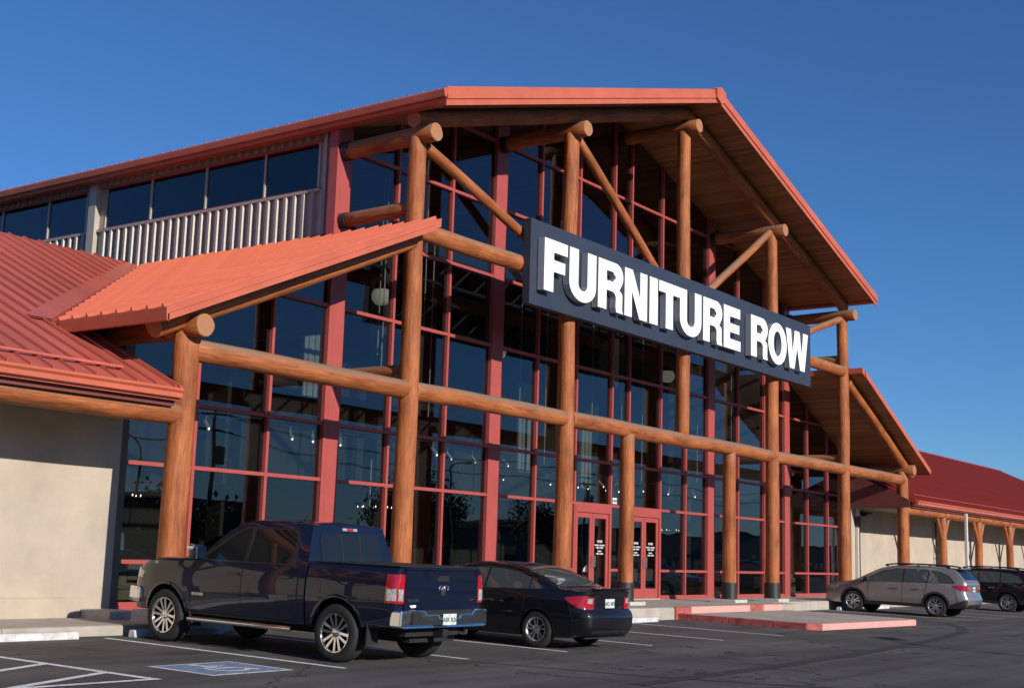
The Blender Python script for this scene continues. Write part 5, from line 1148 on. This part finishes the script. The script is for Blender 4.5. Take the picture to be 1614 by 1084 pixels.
#</CARS>
#<AROUND>
# ------------------------------------------------------------------ across the street (seen as reflections in the glass)
M_FARWALL = mat('far_store_wall', (0.20, 0.17, 0.145), 0.9, var=0.2, scale=0.3)
M_FARROOF = mat('far_store_roof', (0.10, 0.09, 0.085), 0.8); M_POLE = mat('wood_pole', (0.10, 0.07, 0.05), 0.9, var=0.3); M_STEEL = mat('lamp_post_steel', (0.06, 0.06, 0.06), 0.5)
GZ = ground_z(-60)
farb = [(-30, -92, 55, 22, 5.2), (38, -98, 62, 24, 6.4), (112, -90, 48, 20, 5.0), (172, -104, 80, 26, 6.8), (268, -112, 90, 30, 6.0), (-110, -96, 60, 24, 6.0)]
desc = ['low flat roofed shop', 'wide flat roofed warehouse shop', 'small flat roofed shop', 'long flat roofed warehouse', 'farthest long warehouse', 'low warehouse']
pos = ['straight across the street', 'across the street right of the low shop', 'across the street between the two warehouses', 'far along the street', 'at the end of the street', 'across the street left of the low shop']
for (x, y, lx, ly, h), d_, p_ in zip(farb, desc, pos):
    e = empty('roadside_building', (x, y, GZ), label='%s %s' % (d_, p_), cat='building', group='buildings across the street')
    b = MB(); b.box(-lx/2, lx/2, -ly/2, ly/2, 0, h); b.build('wall', M_FARWALL, e)
    b = MB(); b.box(-lx/2-.3, lx/2+.3, -ly/2-.3, ly/2+.3, h, h+.4); b.build('roof', M_FARROOF, e)
    for k in range(int(lx/6)):
        xx = -lx/2+3+6*k; boxobj('window', xx-1.4, xx+1.4, ly/2-.02, ly/2+.06, .8, 3.0, M_TINTGLASS, e)
M_LEAF = mat('leaf_green', (0.045, 0.065, 0.022), 0.7, var=0.4, scale=2, color1=(0.10, 0.09, 0.03)); M_BARK = mat('bark', (0.09, 0.065, 0.05), 0.9, var=0.3)
def tree(x, y, h, cr, label, seed, leaves=4200):
    q = random.Random(seed); e = empty('roadside_tree', (x, y, ground_z(y)), label=label, cat='tree', group='small trees along the parking lot')
    b = MB(); b.tube((0, 0, 0), (0.05, 0, h*.45), .14, .09, seg=10); tips = []
    for k in range(7):
        a = q.uniform(0, 6.28); t = (cr*q.uniform(.4, .8)*math.cos(a), cr*q.uniform(.4, .8)*math.sin(a), h*q.uniform(.6, .9)); b.tube((0.03, 0, h*q.uniform(.28, .45)), t, .05, .015, seg=6); tips.append(t)
    b.build('trunk', M_BARK, e, smooth=True)
    cl = [(q.gauss(0, cr*.42), q.gauss(0, cr*.42), h*.66+q.gauss(0, h*.15), q.uniform(.3, .55)*cr) for _ in range(16)]
    v = []; f = []
    for k in range(leaves):
        c = cl[k % len(cl)]; p = Vector((c[0]+q.gauss(0, c[3]*.6), c[1]+q.gauss(0, c[3]*.6), c[2]+q.gauss(0, c[3]*.6))); p.z = max(p.z, h*.22)
        u = Vector((q.gauss(0, 1), q.gauss(0, 1), q.gauss(0, 1))).normalized(); w_ = u.orthogonal().normalized(); s_ = q.uniform(.10, .22)
        i = len(v); v += [tuple(p-u*s_), tuple(p+w_*s_*.5), tuple(p+u*s_), tuple(p-w_*s_*.5)]; f.append((i, i+1, i+2, i+3))
    me = bpy.data.meshes.new('crown'); me.from_pydata(v, [], f); me.materials.append(M_LEAF); o = link('crown', me, e); o['kind'] = 'stuff'
tspec = [(2.0, -27.0, 4.6, 1.7, 'bushy parking lot tree nearest the lamp post'), (9.5, -29.5, 4.2, 1.6, 'second bushy parking lot tree along the street edge'), (15.0, -31.0, 3.8, 1.5, 'third smaller parking lot tree along the street edge'), (46, -46, 7.0, 2.6, 'tall tree beside the first utility pole'), (57, -50, 7.8, 2.4, 'tall narrow tree beside the second utility pole'), (-4, -60, 6.5, 2.6, 'round tree before the low shop across the street'), (90, -62, 8, 3, 'broad tree far along the street')]
for k, (x, y, h, cr, lab) in enumerate(tspec): tree(x, y, h, cr, lab, 30+k)
def utility_pole(x, y, h, label):
    e = empty('utility_pole', (x, y, ground_z(y)), label=label, cat='utility pole', group='utility poles along the street')
    b = MB(); b.tube((0, 0, 0), (0, 0, h), .17, .11, seg=12); b.build('pole', M_POLE, e, smooth=True)
    for z in (h-.5, h-1.6): b = MB(); b.box(-1.25, 1.25, -.07, .07, z-.07, z+.07); b.build('crossarm', M_POLE, e)
    b = MB(); b.lathe([(.0, h-3.6), (.27, h-3.6), (.27, h-2.7), (.0, h-2.6)], 'z', (.42, 0, 0), 14); b.build('transformer', M_STEEL, e, smooth=True)
poles = [(-66, -39), (-20.5, -40.5), (24, -42), (70, -43.5), (116, -45), (170, -47)]
lab = ['utility pole far left along the street', 'utility pole behind the parking lot straight across from the left wing', 'utility pole across the street from the entrance', 'utility pole near the two tall trees', 'utility pole beyond the two tall trees', 'farthest utility pole along the street']
for (x, y), l_ in zip(poles, lab): utility_pole(x, y, 10.5, l_)
M_WIRE = mat('black_wire', (0.02, 0.02, 0.02), 0.6)
wl_ = ['upper street side', 'upper lot side', 'lower street side', 'lower lot side']
for wi, (dx, z) in enumerate(((-1.1, 10.05), (1.1, 10.05), (-1.1, 8.95), (1.1, 8.95))):
    b = MB()
    for (xa, ya), (xb, yb) in zip(poles[:-1], poles[1:]):
        n_ = 10
        for k in range(n_):
            t0, t1 = k/n_, (k+1)/n_; sag = lambda t: -2.6*t*(1-t)
            b.tube((xa+(xb-xa)*t0, ya+(yb-ya)*t0+dx*.0+dx*0.25, z+ground_z(-45)+sag(t0)), (xa+(xb-xa)*t1, ya+(yb-ya)*t1+dx*0.25, z+ground_z(-45)+sag(t1)), .022, seg=5, cap=False)
    tag(b.build('power_line', M_WIRE), '%s overhead power line sagging between the utility poles' % wl_[wi], 'power line', 'overhead power lines')
def lamp_post(x, y, h, rz, label):
    e = empty('lamp_post', (x, y, ground_z(y)), rz, label=label, cat='street lamp', group='parking lot lamp posts')
    b = MB(); b.tube((0, 0, 0), (0, 0, .7), .26, seg=14); b.build('base', M_CONCL, e, smooth=True)
    b = MB(); b.tube((0, 0, .7), (0, 0, h), .085, .06, seg=10)
    for k in range(6):
        a0, a1 = math.pi-math.pi/2*k/6, math.pi-math.pi/2*(k+1)/6; b.tube((1.2+1.2*math.cos(a0), 0, h+.7*math.sin(a0)), (1.2+1.2*math.cos(a1), 0, h+.7*math.sin(a1)), .055, seg=8)
    b.build('pole', M_STEEL, e, smooth=True)
    b = MB(); b.box(1.15, 1.95, -.17, .17, h+.6, h+.78); b.build('lamp_head', M_STEEL, e, bevel=.05)
lamp_post(-9.5, -30, 7.5, R(20), 'curved arm lamp post at the street edge of the lot near the sedan'); lamp_post(13, -36, 7.5, R(200), 'curved arm lamp post at the street edge beside the small trees'); lamp_post(38, -34, 7.5, R(20), 'curved arm lamp post at the far end of the lot')
#</AROUND>
